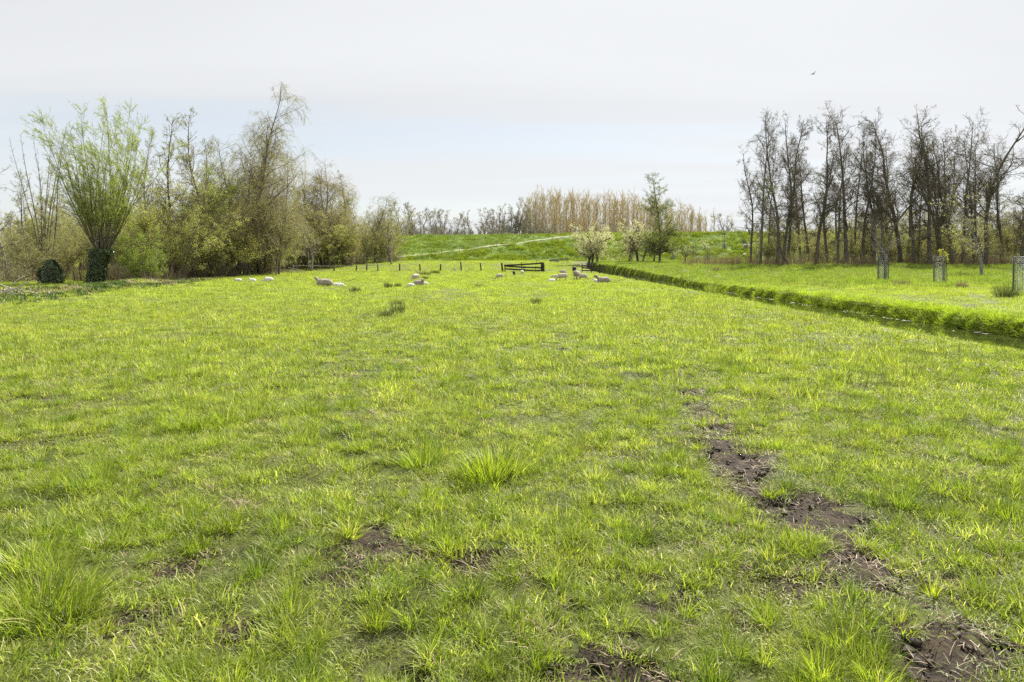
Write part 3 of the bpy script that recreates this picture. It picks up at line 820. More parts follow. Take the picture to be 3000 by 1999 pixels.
Lf['sallow'] = leafmat('sallow_leaves', [(0.26, 0.28, 0.07), (0.44, 0.46, 0.13), (0.60, 0.60, 0.21)], .45)
Lf['birch'] = leafmat('birch_leaves', [(0.23, 0.205, 0.08), (0.39, 0.37, 0.13), (0.52, 0.50, 0.19)], .4)
Lf['birchr'] = leafmat('rusty_birch_leaves', [(0.26, 0.20, 0.07), (0.43, 0.36, 0.10), (0.52, 0.49, 0.13)], .4)
Lf['alder'] = leafmat('alder_buds', [(0.08, 0.065, 0.04), (0.15, 0.13, 0.07), (0.24, 0.23, 0.10)], .25, tcol=(1, .95, .7))
Lf['alderg'] = leafmat('alder_leaves', [(0.11, 0.14, 0.035), (0.22, 0.27, 0.06), (0.36, 0.40, 0.10)], .4)
Lf['olive'] = leafmat('olive_leaves', [(0.21, 0.20, 0.09), (0.35, 0.345, 0.15), (0.49, 0.49, 0.22)], .4)
Lf['poplar'] = leafmat('poplar_leaves', [(0.36, 0.26, 0.11), (0.52, 0.41, 0.17), (0.62, 0.54, 0.25)], .4, tcol=(1, .95, .75))
Lf['pear'] = leafmat('pear_blossom', [(0.40, 0.42, 0.14), (0.72, 0.71, 0.38), (0.88, 0.87, 0.62)], .35, tcol=(1, 1, .8))
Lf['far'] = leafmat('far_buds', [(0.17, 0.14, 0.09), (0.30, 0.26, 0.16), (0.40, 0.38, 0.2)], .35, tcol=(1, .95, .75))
Lf['hawth'] = leafmat('hawthorn_leaves', [(0.12, 0.18, 0.02), (0.25, 0.34, 0.04), (0.38, 0.46, 0.07)], .45)
Lf['ivy'] = leafmat('ivy_leaves', [(0.02, 0.035, 0.014), (0.05, 0.075, 0.026), (0.10, 0.135, 0.05)], .2, rough=.3, spec=.5)
Lf['yel'] = leafmat('new_yellow_leaves', [(0.30, 0.30, 0.04), (0.45, 0.45, 0.07), (0.6, 0.58, 0.15)], .45)

PR = {}
def one(x=0, y=0, dx=0, dy=0, L=16, r=.2):
    return dict(p0=[(x, y, -.3)], d0=[(dx, dy, 1)], L=[L], r=[r])

r_ = np.random.default_rng(5)
# alders: tall, bare, wavy trunks and short crooked limbs
for i, (nz, dx, L) in enumerate([(.035, .01, 20), (.05, -.03, 19), (.04, .03, 20), (.065, .0, 18)]):
    st = one(dx=dx, L=L, r=.26); st.update(n=16, trop=(0, 0, 3.2), noise=nz, tip=.16)
    PR['alder%d' % i] = tree_mesh('alder', 240 + i, st,
        [dict(m=34 + 4 * i, t0=.2, t1=1, tp=.8, ang=62, asd=14, ratio=.2, rr=.42, n=7, trop=(0, 0, .75), noise=.17, shape='vase', rmin=.022, s=5),
         dict(m=9, t0=.15, ang=52, asd=18, ratio=.45, rr=.55, n=5, trop=(0, 0, .3), noise=.2, rmin=.013, s=3),
         dict(m=8, t0=.15, ang=50, asd=20, ratio=.5, n=3, trop=(0, 0, .1), noise=.25, rmin=.006, s=3)],
        dict(n=1.5, a=.042, b=.045, sp=.03, t0=.2), B['alder'], B['twig'], Lf['alder'])
# alder with a heavy fork and broad crooked head
st = dict(p0=[(0, 0, -.3), (.3, 0, -.3)], d0=[(-.10, 0, 1), (.12, .05, 1)], L=[18, 17], r=[.24, .2], n=14, trop=(0, 0, 2.0), noise=.085, tip=.2)
PR['alderfork'] = tree_mesh('alder_fork', 60, st,
    [dict(m=19, t0=.3, t1=.97, ang=42, asd=12, ratio=.29, rr=.55, n=9, trop=(0, 0, .9), noise=.17, shape='round', rmin=.025, s=5),
     dict(m=10, t0=.2, ang=48, asd=18, ratio=.34, rr=.5, n=5, trop=(0, 0, .3), noise=.22, rmin=.01, s=3),
     dict(m=8, t0=.15, ang=50, asd=20, ratio=.45, n=3, trop=(0, 0, .1), noise=.25, rmin=.006, s=3)],
    dict(n=1.8, a=.045, b=.05, sp=.03, t0=.2), B['alder'], B['twig'], Lf['alder'])
# leaning alder stem
st = one(dx=-.85, L=17, r=.2); st.update(n=14, trop=(.1, 0, .75), noise=.045, tip=.2)
PR['alderlean'] = tree_mesh('leaning_alder', 61, st,
    [dict(m=20, t0=.3, ang=60, asd=16, ratio=.19, rr=.45, n=6, trop=(0, 0, .7), noise=.2, rmin=.018, s=5, bias=(-.2, 0, .2)),
     dict(m=8, t0=.2, ang=50, asd=18, ratio=.4, n=4, trop=(0, 0, .3), noise=.2, rmin=.009, s=3),
     dict(m=7, t0=.15, ang=50, asd=20, ratio=.5, n=3, noise=.25, rmin=.006, s=3)],
    dict(n=2.2, a=.05, b=.055, sp=.03, t0=.2), B['alder'], B['twig'], Lf['alderg'])
# slender alder with brown catkins (left grove)
for i in range(2):
    st = one(dx=.02 - .05 * i, L=16, r=.17); st.update(n=12, trop=(0, 0, .8), noise=.05, tip=.1)
    PR['catkin%d' % i] = tree_mesh('catkin_alder', 70 + i, st,
        [dict(m=52, t0=.12, t1=1, ang=52, asd=10, ratio=.2, rr=.4, n=6, trop=(0, 0, .8), noise=.1, shape='soft', rmin=.016, s=4),
         dict(m=9, t0=.1, ang=45, asd=15, ratio=.42, n=4, trop=(0, 0, .3), noise=.15, rmin=.01, s=3),
         dict(m=6, t0=.15, ang=45, asd=20, ratio=.5, n=3, noise=.2, rmin=.005, s=3)],
        dict(n=2.8, a=.05, b=.045, sp=.07, t0=.1), B['alder'], B['twig'], Lf['olive'])
# pollard willow: thick leaning ivy-clad bole, a head of long whips combed by the wind
nw = 66
a = r_.random(nw) * 2 * np.pi
sprd = np.sqrt(r_.random(nw)) * .66
st = dict(p0=np.stack([.5 + .45 * np.cos(a), .35 * np.sin(a), 2.9 + .25 * r_.random(nw)], -1), d0=np.stack([sprd * np.cos(a) * .95 + .06, sprd * np.sin(a), np.ones(nw)], -1),
          L=(6.0 + 8.5 * r_.random(nw) ** .7) * (1 - .12 * sprd), r=.025 + .045 * r_.random(nw), n=14, trop=(-.16, 0, 1.1), noise=.035, tip=.1, s=5)
bp, bd = walk(np.array([[-.25, 0, -.3]]), unit(np.array([[.22, 0, 1.]])), np.array([3.4]), 6, (0, 0, 0), .02, r_)
hp, hd = walk(np.array([[.35, 0, 2.3]]), unit(np.array([[.1, 0, 1.]])), np.array([.9]), 4, (0, 0, 0), .02, r_)
PR['willow'] = tree_mesh('willow', 80, st,
    [dict(m=34, t0=.22, t1=1, ang=30, asd=9, ratio=.095, rr=.4, n=4, trop=(-.5, 0, .2), noise=.08, shape='const', rmin=.008, s=3),
     dict(m=3, t0=.2, ang=35, asd=12, ratio=.5, n=3, trop=(-.4, 0, 0), noise=.1, rmin=.005, s=3)],
    dict(n=6.5, a=.075, b=.026, sp=.05, lv=2, dir=(-.5, 0, .3)), B['willow'], B['willow'], Lf['willow'],
    extra=[tubes(bp, bd, np.array([.55]), np.array([.4]), 12), tubes(hp, hd, np.array([.45]), np.array([.62]), 12)], split=0)
# weeping birches
for i, (lm, nlv) in enumerate([('birch', 3.1), ('birchr', 3.4), ('sallow', 2.4)]):
    st = dict(p0=[(0, 0, -.3), (.3, .2, -.3)], d0=[(.03, 0, 1), (.12, 0, 1)], L=[17.5, 14], r=[.2, .14], n=12, trop=(0, 0, .8), noise=.05, tip=.08)
    PR['birch%d' % i] = tree_mesh('birch', 90 + i, st,
        [dict(m=46, t0=.10, t1=1, ang=42, asd=9, ratio=.32, rr=.45, n=8, trop=(0, 0, .1), noise=.08, shape='soft', rmin=.016, s=4),
         dict(m=13, t0=.2, ang=45, asd=15, ratio=.42, n=6, trop=(0, 0, -1.6), noise=.08, rmin=.006, s=3, shape='const'),
         dict(m=5, t0=.1, ang=25, asd=12, ratio=.6, n=4, trop=(0, 0, -1.5), noise=.06, rmin=.004, s=3, shape='const')],
        dict(n=nlv * 1.5, a=.04, b=.036, sp=.06, dir=(0, 0, -.5)), B['birch' if i == 1 else 'alder'], B['brown'], Lf[lm])
# many-stemmed sallows (arching, leafy)
for i, (lm, nst, hh, sp_) in enumerate([('sallow', 16, 8.5, .55), ('birch', 20, 9.5, .42), ('hawth', 14, 6, .6), ('olive', 18, 8, .5)]):
    a = r_.random(nst) * 2 * np.pi
    s_ = np.sqrt(r_.random(nst)) * sp_
    st = dict(p0=np.stack([.5 * np.cos(a), .5 * np.sin(a), a * 0 - .2], -1), d0=np.stack([s_ * np.cos(a), s_ * np.sin(a), np.ones(nst)], -1),
              L=hh * (.7 + .4 * r_.random(nst)), r=.04 + .04 * r_.random(nst), n=10, trop=(.12, 0, .1), noise=.06, tip=.12, s=5)
    PR['sallow%d' % i] = tree_mesh('sallow', 110 + i, st,
        [dict(m=13, t0=.15, t1=1, ang=38, asd=12, ratio=.28, rr=.45, n=6, trop=(0, 0, .2), noise=.12, shape='vase', rmin=.010, s=4),
         dict(m=8, t0=.1, ang=42, asd=15, ratio=.4, n=4, trop=(0, 0, 0), noise=.15, rmin=.006, s=3),
         dict(m=4.0, t0=.1, ang=45, asd=15, ratio=.5, n=3, noise=.2, rmin=.004, s=3)],
        dict(n=3.0, a=.046, b=.04, sp=.07), B['brown'], B['brown'], Lf[lm], split=1)
# low bare thicket
a = r_.random(26) * 2 * np.pi
s_ = r_.random(26) * .9
st = dict(p0=np.stack([.7 * np.cos(a), .7 * np.sin(a), a * 0 - .2], -1), d0=np.stack([s_ * np.cos(a), s_ * np.sin(a), np.ones(26)], -1), L=3.2 * (.7 + .5 * r_.random(26)), r=.02 + .02 * r_.random(26), n=7, trop=(0, 0, -.2), noise=.1, tip=.2, s=4)
PR['thicket'] = tree_mesh('thicket', 130, st, [dict(m=9, t0=.1, ang=42, asd=15, ratio=.4, n=5, noise=.15, rmin=.007, s=3, trop=(0, 0, 0)), dict(m=5, t0=.1, ang=45, ratio=.5, n=3, noise=.2, rmin=.005, s=3)],
    dict(n=1.3, a=.05, b=.045, sp=.06), B['brown'], B['brown'], Lf['olive'], split=0)
# conical alder standing free by the orchard
st = dict(p0=[(0, 0, -.3)], d0=[(0, 0, 1)], L=[14], r=[.2], n=12, trop=(0, 0, .8), noise=.03, tip=.1)
PR['cone'] = tree_mesh('cone_alder', 140, st,
    [dict(m=105, t0=.10, t1=1, ang=70, asd=10, ratio=.27, rr=.4, n=8, trop=(0, 0, .2), noise=.09, shape='soft', rmin=.018, s=4),
     dict(m=12, t0=.12, ang=45, asd=12, ratio=.36, n=4, trop=(0, 0, .1), noise=.12, rmin=.008, s=3),
     dict(m=5, t0=.1, ang=45, ratio=.5, n=3, noise=.2, rmin=.005, s=3)],
    dict(n=3.6, a=.055, b=.055, sp=.09), B['alder'], B['twig'], Lf['alderg'])
# orchard pears
for i in range(3):
    st = one(dx=[-.12, .1, .02][i], L=3.0, r=.24); st.update(n=6, trop=(0, 0, .2), noise=.06, tip=.7, s=8)
    PR['pear%d' % i] = tree_mesh('pear', 150 + i, st,
        [dict(m=9, t0=.62, t1=1, ang=42, asd=14, ratio=1.55, rr=.6, n=9, trop=(0, 0, .9), noise=.17, shape='const', rmin=.03, s=5),
         dict(m=10, t0=.2, ang=60, asd=18, ratio=.36, rr=.5, n=6, trop=(0, 0, -.1), noise=.25, rmin=.012, s=4),
         dict(m=9, t0=.1, ang=50, ratio=.45, n=4, noise=.25, rmin=.007, s=3)],
        dict(n=[7.5, 5.5, 2.6][i], a=.065, b=.075, sp=.12), B['alder'], B['twig'], Lf['pear' if i < 2 else 'olive'], split=2)
# young tree in a guard: short straight bole, long bare whips
st = one(L=3.9, r=.09); st.update(n=6, trop=(0, 0, 1), noise=.01, tip=.7)
PR['young'] = tree_mesh('young_tree', 160, st,
    [dict(m=17, t0=.9, t1=1, ang=48, asd=20, ratio=.95, rr=.4, n=8, trop=(0, 0, .5), noise=.06, shape='const', rmin=.016, s=4),
     dict(m=5, t0=.3, ang=35, asd=12, ratio=.4, n=4, trop=(0, 0, .5), noise=.1, rmin=.007, s=3)],
    dict(n=1.2, a=.03, b=.03, sp=.02), B['grey'], B['grey'], Lf['olive'])
st = one(L=2.6, r=.05); st.update(n=6, trop=(0, 0, 1), noise=.03, tip=.5)
PR['yellow'] = tree_mesh('yellow_sapling', 161, st,
    [dict(m=24, t0=.5, t1=1, ang=45, asd=20, ratio=.24, rr=.4, n=5, trop=(0, 0, .6), noise=.1, rmin=.01, s=3), dict(m=5, t0=.2, ang=45, ratio=.5, n=3, noise=.2, rmin=.005, s=3)],
    dict(n=3.6, a=.05, b=.05, sp=.04), B['brown'], B['brown'], Lf['yel'])
st = one(L=2.4, r=.07); st.update(n=6, trop=(0, 0, 1), noise=.03, tip=.5)
PR['sapling'] = tree_mesh('blossom_sapling', 162, st,
    [dict(m=14, t0=.55, t1=1, ang=42, asd=14, ratio=.75, rr=.4, n=6, trop=(0, 0, .5), noise=.1, rmin=.012, s=3), dict(m=7, t0=.2, ang=45, ratio=.4, n=3, noise=.2, rmin=.007, s=3)],
    dict(n=3.0, a=.05, b=.05, sp=.08), B['grey'], B['grey'], Lf['pear'])
# grey trunked small tree
st = one(dx=.02, L=9, r=.15); st.update(n=10, trop=(0, 0, 1.0), noise=.04, tip=.2, s=8)
PR['greytree'] = tree_mesh('grey_tree', 170, st,
    [dict(m=20, t0=.25, t1=1, ang=62, asd=12, ratio=.42, rr=.45, n=8, trop=(0, 0, .5), noise=.13, shape='vase', rmin=.02, s=5),
     dict(m=10, t0=.2, ang=48, asd=15, ratio=.36, n=5, trop=(0, 0, .1), noise=.17, rmin=.009, s=3),
     dict(m=6, t0=.1, ang=45, ratio=.5, n=3, noise=.2, rmin=.005, s=3)],
    dict(n=2.2, a=.05, b=.05, sp=.05), B['grey'], B['twig'], Lf['olive'])
# far trees
for i in range(4):
    st = dict(p0=[(0, 0, -.3), (.4, 0, -.3)], d0=[(.05 * (i - 1), 0, 1), (.1, 0, 1)], L=[15, 10 + i], r=[.24, .15], n=10, trop=(0, 0, .6), noise=.07, tip=.15, s=5)
    PR['far%d' % i] = tree_mesh('far_tree', 180 + i, st,
        [dict(m=18, t0=.2, t1=1, ang=45, asd=14, ratio=.24, rr=.5, n=6, trop=(0, 0, .7), noise=.15, shape='vase', rmin=.035, s=4),
         dict(m=8, t0=.2, ang=45, asd=18, ratio=.42, n=4, trop=(0, 0, .2), noise=.2, rmin=.02, s=3),
         dict(m=4, t0=.2, ang=45, asd=18, ratio=.5, n=2, noise=.2, rmin=.012, s=3)],
        dict(n=1.5, a=.08, b=.07, sp=.08), B['far'], B['far'], Lf['far'])
st = one(L=6, r=.35); st.update(n=6, trop=(0, 0, .5), noise=.05, tip=.7, s=6)
PR['farwide'] = tree_mesh('far_wide_tree', 190, st,
    [dict(m=13, t0=.45, t1=1, ang=42, asd=16, ratio=1.35, rr=.5, n=8, trop=(0, 0, .5), noise=.12, shape='const', rmin=.05, s=5),
     dict(m=9, t0=.2, ang=45, asd=15, ratio=.4, n=5, trop=(0, 0, .2), noise=.18, rmin=.025, s=3),
     dict(m=7, t0=.2, ang=45, asd=18, ratio=.45, n=3, noise=.2, rmin=.016, s=3)],
    dict(n=1.4, a=.08, b=.08, sp=.1), B['far'], B['far'], Lf['far'])
for i in range(3):
    st = one(L=22, r=.2); st.update(n=10, trop=(0, 0, 1), noise=.02, tip=.08, s=5)
    PR['poplar%d' % i] = tree_mesh('poplar', 195 + i, st,
        [dict(m=64, t0=.08, t1=1, ang=28, asd=6, ratio=.19, rr=.4, n=5, trop=(0, 0, .6), noise=.05, shape='vase', rmin=.022, s=3),
         dict(m=9, t0=.15, ang=25, asd=8, ratio=.38, n=3, trop=(0, 0, .3), noise=.08, rmin=.015, s=3)],
        dict(n=3.2, a=.10, b=.07, sp=.12, dir=(0, 0, .6)), B['poplar'], B['poplar'], Lf['poplar'])


def plant(key, px, Y, top=None, h=None, rz=0.0, name='tree', label='', cat='tree', group=None, wide=1.0, sink=0.0):
    """copies one built tree to where it stands; top is the photo row its crown reaches"""
    pr = PR[key]
    x = wx(px, Y)
    z = hz(x, Y) - sink
    if h is None: h = wz(top, Y) - z
    s = h / pr['h']
    root = thing(name, label, cat, (x, Y, z), rz, group, (s * wide, s * wide, s))
    link('trunk', pr['trunk'], root)
    link('crown', pr['crown'], root)
    return root


GL, GR = 'trees of the left grove', 'trees of the right grove'
q = S23
left = [  # key, x(2353), Y, top(2353), rz, wide, name, label
    ('greytree', 18, 66, 372, 2.0, 1.3, 'bare_tree', 'bare spreading tree cut off by the left edge of the picture'),
    ('catkin1', 62, 72, 395, 1.0, 1.1, 'alder_tree', 'thin dark alder left of the pollard willow, lower than its neighbours'),
    ('willow_s', 102, 64, 275, 0.0, .8, 'alder_tree', 'slender leafing tree leaning over just left of the pollard willow'),
    ('willow', 222, 58, 203, 0.0, 1.0, 'willow_tree', 'tall pollard willow with ivy bole and long pale green whips'),
    ('sallow2', 338, 60, 505, .7, 1.0, 'hawthorn_bush', 'fresh green hawthorn bush at the right foot of the pollard willow'),
    ('catkin0', 342, 80, 292, .3, .9, 'alder_tree', 'alder showing its dark tip just right of the willow whips'),
    ('catkin1', 393, 80, 262, 2.2, 1.15, 'alder_tree', 'dark catkin alder standing behind the yellow sallow, left of the tall birch'),
    ('catkin0', 440, 84, 318, 4.2, 1.0, 'alder_tree', 'thin alder between the two dark catkin alders'),
    ('catkin0', 484, 76, 236, 1.1, 1.1, 'alder_tree', 'tallest dark alder touching the left side of the big birch'),
    ('sallow0', 398, 68, 385, 1.2, 1.1, 'sallow_tree', 'bright yellow-green sallow in front of the alders'),
    ('sallow3', 455, 74, 430, 3.2, 1.0, 'sallow_tree', 'olive many-stemmed sallow arching at the foot of the alders'),
    ('sallow1', 510, 75, 400, .2, 1.1, 'sallow_tree', 'dark stems fanning out in front of the tallest birch'),
    ('birch0', 560, 78, 193, 0.2, 1.0, 'birch_tree', 'tallest weeping birch of the left grove with olive-brown hanging twigs'),
    ('birch0', 598, 84, 232, 2.4, 1.0, 'birch_tree', 'second weeping birch merging into the right side of the tallest'),
    ('birch2', 532, 86, 300, 4.0, 1.0, 'birch_tree', 'yellowish birch behind the left flank of the tallest birch'),
    ('sallow2', 430, 80, 372, 3.0, 1.1, 'sallow_tree', 'fresh green crown between the catkin alders and the tallest birch'),
    ('sallow0', 350, 76, 400, 2.0, 1.0, 'sallow_tree', 'yellow-green crown right behind the willow whips'),
    ('birch1', 700, 118, 440, 1.3, 1.2, 'birch_tree', 'low rusty birch behind the left side of the rusty rounded one'),
    ('birch2', 775, 120, 425, 1.3, 1.2, 'birch_tree', 'yellow birch behind the right side of the rusty rounded one'),
    ('birch2', 640, 82, 325, 2.6, .85, 'birch_tree', 'pale weeping birch hanging right of the tallest birch'),
    ('catkin1', 695, 108, 382, 5.0, 1.0, 'alder_tree', 'small dark alder left of the rusty birch'),
    ('birch1', 738, 107, 352, 0.3, 1.35, 'birch_tree', 'rusty brown rounded birch behind the post fence'),
    ('catkin0', 790, 116, 392, 3.0, 1.0, 'alder_tree', 'alder peeping out right of the rusty birch'),
    ('birch1', 762, 110, 372, 2.3, 1.1, 'birch_tree', 'second rusty birch merging into the right side of the rusty rounded one'),
    ('birch2', 705, 109, 410, 2.3, 1.1, 'birch_tree', 'yellowish birch merging into the left side of the rusty rounded one'),
    ('sallow0', 742, 103, 462, 4.0, 1.2, 'sallow_tree', 'yellow sallow in front of the rusty birch'),
    ('sallow3', 672, 100, 470, 1.5, 1.1, 'sallow_tree', 'grey-green sallow left of the rusty birch over the fallen branches'),
    ('sallow1', 800, 108, 450, 2.5, 1.0, 'sallow_tree', 'brownish sallow just right of the rusty birch'),
    ('birch2', 862, 122, 442, 1.0, 1.5, 'birch_tree', 'low rounded yellow birch near the end of the grove'),
    ('sallow0', 890, 121, 500, 5.1, 1.0, 'sallow_tree', 'last yellow sallow at the right end of the grove'),
    ('sallow3', 835, 116, 510, .4, 1.0, 'sallow_tree', 'olive sallow between the brownish sallow and the last birch'),
    ('catkin1', 905, 128, 478, 0.4, 1.0, 'alder_tree', 'slim alder at the right end of the grove beside the dike'),
    ('sallow3', 590, 82, 470, 5.5, 1.1, 'sallow_tree', 'olive sallow filling the gap under the tallest birch'),
    ('sallow0', 615, 86, 455, 0.9, .9, 'sallow_tree', 'yellow leafing sallow under the pale birch'),
    ('sallow1', 300, 72, 470, 2.0, 1.0, 'sallow_tree', 'brown-stemmed sallow behind the hawthorn bush'),
    ('sallow3', 55, 62, 520, 0.6, 1.2, 'sallow_tree', 'low olive sallow at the left edge behind the bramble stems'),
    ('sallow1', 140, 66, 500, 4.4, 1.0, 'sallow_tree', 'dull brown sallow left behind the ivy stump'),
]
# narrower wind-combed relative of the willow
a = r_.random(9) * 2 * np.pi
s_ = r_.random(9) * .22
st = dict(p0=np.stack([.25 * np.cos(a), .25 * np.sin(a), a * 0 - .2], -1), d0=np.stack([s_ * np.cos(a) + .05, s_ * np.sin(a), np.ones(9)], -1), L=15 * (.75 + .3 * r_.random(9)), r=.07 + .05 * r_.random(9), n=12, trop=(.05, 0, .2), noise=.035, tip=.1, s=5)
PR['willow_s'] = tree_mesh('slender_tree', 82, st,
    [dict(m=30, t0=.2, t1=1, ang=42, asd=12, ratio=.13, rr=.4, n=5, trop=(-.2, 0, .3), noise=.1, shape='cone', rmin=.010, s=3),
     dict(m=7, t0=.2, ang=40, asd=12, ratio=.45, n=3, trop=(-.2, 0, .1), noise=.12, rmin=.006, s=3)],
    dict(n=1.8, a=.05, b=.03, sp=.04, lv=1), B['alder'], B['brown'], Lf['willow'])
for k, x, Y, tp, rz, wd, nm, lb in left:
    cat = {'willow_tree': 'willow', 'alder_tree': 'alder', 'birch_tree': 'birch', 'sallow_tree': 'sallow', 'hawthorn_bush': 'bush', 'bare_tree': 'tree'}[nm]
    plant(k, x * q, Y, tp * q, rz=rz, name=nm, label=lb, cat=cat, group=GL, wide=wd)

# ivy on the willow bole
def leaf_shell(n, f, size, seed, m, name, parent, loc=None):
    r = np.random.default_rng(seed)
    p, nrm = f(r, n)
    u = unit(np.cross(nrm, r.normal(0, 1, (n, 3)))); v = unit(np.cross(nrm + r.normal(0, .5, (n, 3)), u))
    s = (size * (.6 + .8 * r.random(n)))[:, None]
    qv = np.stack([p - u * s, p + v * s, p + u * s, p - v * s], 1).reshape(-1, 3)
    me = mk(name, qv, [np.arange(n * 4).reshape(-1, 4)], [m], smooth=False, attrs={'rnd': np.repeat(r.random(n), 4)})
    return link(name, me, parent, loc)


willow = next(o for o in scene.objects if o.name.startswith('willow_tree'))
def bole(r, n):
    t = r.random(n); a = r.random(n) * 2 * np.pi
    rad = (.52 - .06 * t + .35 * sm((t - .6) / .4)) * (.8 + .5 * vnoise(a * 2.2, t * 5, 3)) + r.random(n) ** 2 * .4
    return np.stack([-.25 + .22 * 3.2 * t + rad * np.cos(a), rad * np.sin(a), -.1 + 3.3 * t], -1), np.stack([np.cos(a), np.sin(a), 0 * a], -1)
leaf_shell(5600, bole, .075, 3, Lf['ivy'], 'ivy', willow)

right = [
    ('alder0', 1748, 88, 254, 1.2, .9, 'alder_tree', 'leftmost tall alder of the right grove, slender with open twigs'),
    ('alderlean', 1822, 88, 412, 0.0, 1.25, 'alder_tree', 'dark alder stem leaning far out to the left over the meadow'),
    ('alder2', 1785, 89, 236, 2.2, .9, 'alder_tree', 'tall straight alder second from the left in the right grove'),
    ('alder1', 1812, 93, 248, 0.5, .8, 'alder_tree', 'close companion trunk right of the second tall alder'),
    ('alder3', 1875, 90, 260, 3.0, .9, 'alder_tree', 'slender wavy alder with a small airy top, fifth from the left'),
    ('alder1', 1900, 96, 330, 4.0, 1.0, 'alder_tree', 'shorter crooked alder behind the wavy one'),
    ('alder0', 1945, 92, 232, 4.5, 1.15, 'alder_tree', 'tallest alder of the right grove with level side limbs'),
    ('alder2', 1985, 97, 290, 5.5, .9, 'alder_tree', 'thin alder at the right shoulder of the tallest one'),
    ('alderfork', 2030, 90, 318, 0.2, 1.0, 'alder_tree', 'forked alder with a thick leaning limb left of the guarded sapling'),
    ('alder3', 2070, 96, 246, 1.0, 1.1, 'alder_tree', 'tall alder with a tufted crooked top behind the bare young tree'),
    ('alder1', 2135, 90, 262, 2.6, 1.1, 'alder_tree', 'alder with dark flat-topped crown in the middle right of the grove'),
    ('alderfork', 2165, 98, 240, 1.9, .8, 'alder_tree', 'forked tall alder behind the yellow sapling'),
    ('alder0', 2212, 93, 250, 0.1, .9, 'alder_tree', 'alder with two bare dead prongs at its top'),
    ('alderfork', 2262, 88, 258, 3.3, 1.05, 'alder_tree', 'broad crowned alder near the right end of the grove'),
    ('greytree', 2256, 65, 420, 0.5, 1.2, 'grey_tree', 'small grey-trunked tree standing in front of the grove'),
    ('alder3', 2345, 84, 345, 2.5, 1.2, 'grey_tree', 'spreading tree cut off by the right edge of the picture'),
    ('alder2', 2310, 98, 300, 3.5, 1.1, 'alder_tree', 'alder rising behind the broad crowned one'),
]
for k, x, Y, tp, rz, wd, nm, lb in right:
    plant(k, x * q, Y, tp * q, rz=rz, name=nm, label=lb, cat='alder' if 'alder' in nm else 'tree', group=GR, wide=wd)
for k, x, Y, tp, rz, wd, lb in [('alder1', 1725, 94, 330, 2.0, .8, 'short thin alder behind the leftmost tall one'), ('alder3', 1800, 90, 262, 4.1, .8, 'thin alder squeezed between the second alder and its companion'), ('alder0', 1925, 90, 300, 1.0, .8, 'slim alder left of the tallest alder of the right grove'),
                            ('alder2', 2008, 92, 275, 2.2, .85, 'straight slim alder between the tallest and the leaning fork'), ('alder1', 2100, 92, 285, 5.0, .9, 'straight alder left of the dark flat-topped one'), ('alder3', 2190, 90, 292, .6, .9, 'wavy alder left of the one with dead prongs'), ('alder0', 2238, 95, 282, 3.8, .9, 'slim alder between the dead-pronged and the broad crowned one')]:
    plant(k, x * q, Y, tp * q, rz=rz, name='alder_tree', label=lb, cat='alder', group=GR, wide=wd)
# second rank of thin alders
for i, x in enumerate([1765, 1838, 1858, 1925, 1962, 2002, 2048, 2092, 2110, 2150, 2188, 2238, 2290, 2330]):
    plant('alder%d' % (i * 3 % 4), x * q, 100 + (i * 7 % 11), [345, 330, 300, 340, 300, 335, 300, 320, 345, 300, 330, 300, 320, 350][i] * q, rz=i * 1.7, name='alder_tree', label='thin dark alder of the second rank, half hidden in the right grove', cat='alder', group='second rank alders of the right grove', wide=.9)
# understorey behind and between the alders
for i in range(26):
    x = 1785 + i * 23 + rng.normal(0, 8)
    k = ['sallow3', 'sallow1', 'thicket', 'sallow3', 'sallow1', 'sallow0', 'thicket'][i % 7]
    Y = [99, 106, 92, 113, 101, 118, 95][i % 7] + rng.normal(0, 1.5)
    plant(k, x * q, Y, h=[6.5, 8.5, 3.2, 10, 5.5, 9, 4.0][i % 7] * (.75 + .5 * rng.random()), rz=rng.random() * 6, name='understorey_shrub', label='leafing olive shrub filling the space behind the alders of the right grove', cat='shrub', group='shrubs under the right grove', wide=1.0 + .3 * rng.random())
for i in range(30):
    x = -60 + i * 33 + rng.normal(0, 8)
    Y = [78, 88, 96, 106, 84][i % 5] + (12 if x > 600 else 0) + (16 if x > 720 else 0)
    k = ['sallow3', 'sallow0', 'sallow1', 'sallow3', 'far0'][i % 5]
    h = [9.5, 11, 12, 14, 13][i % 5] * (.8 + .35 * rng.random()) * (.72 if x > 800 else 1.0 if x > 650 else .7 if x < 130 else 1)
    plant(k, x * q, Y, h=h, rz=rng.random() * 6, name='backing_shrub', label='twiggy olive shrub closing the background behind the left grove', cat='shrub', group='shrubs behind the left grove', wide=1.15)
for i in range(16):
    x = [20, 60, 100, 270, 300, 440, 480, 520, 640, 690, 740, 790, 830, 870, 600, 900][i]
    Y = [58, 62, 64, 63, 66, 73, 75, 77, 98, 103, 106, 109, 113, 118, 88, 123][i]
    plant('thicket', x * q, Y, h=3.0 * (.7 + .5 * rng.random()), rz=rng.random() * 6, name='thicket', label='low tangle of bare brown stems at the foot of the left grove', cat='thicket', group='thickets at the foot of the left grove', wide=1.2)

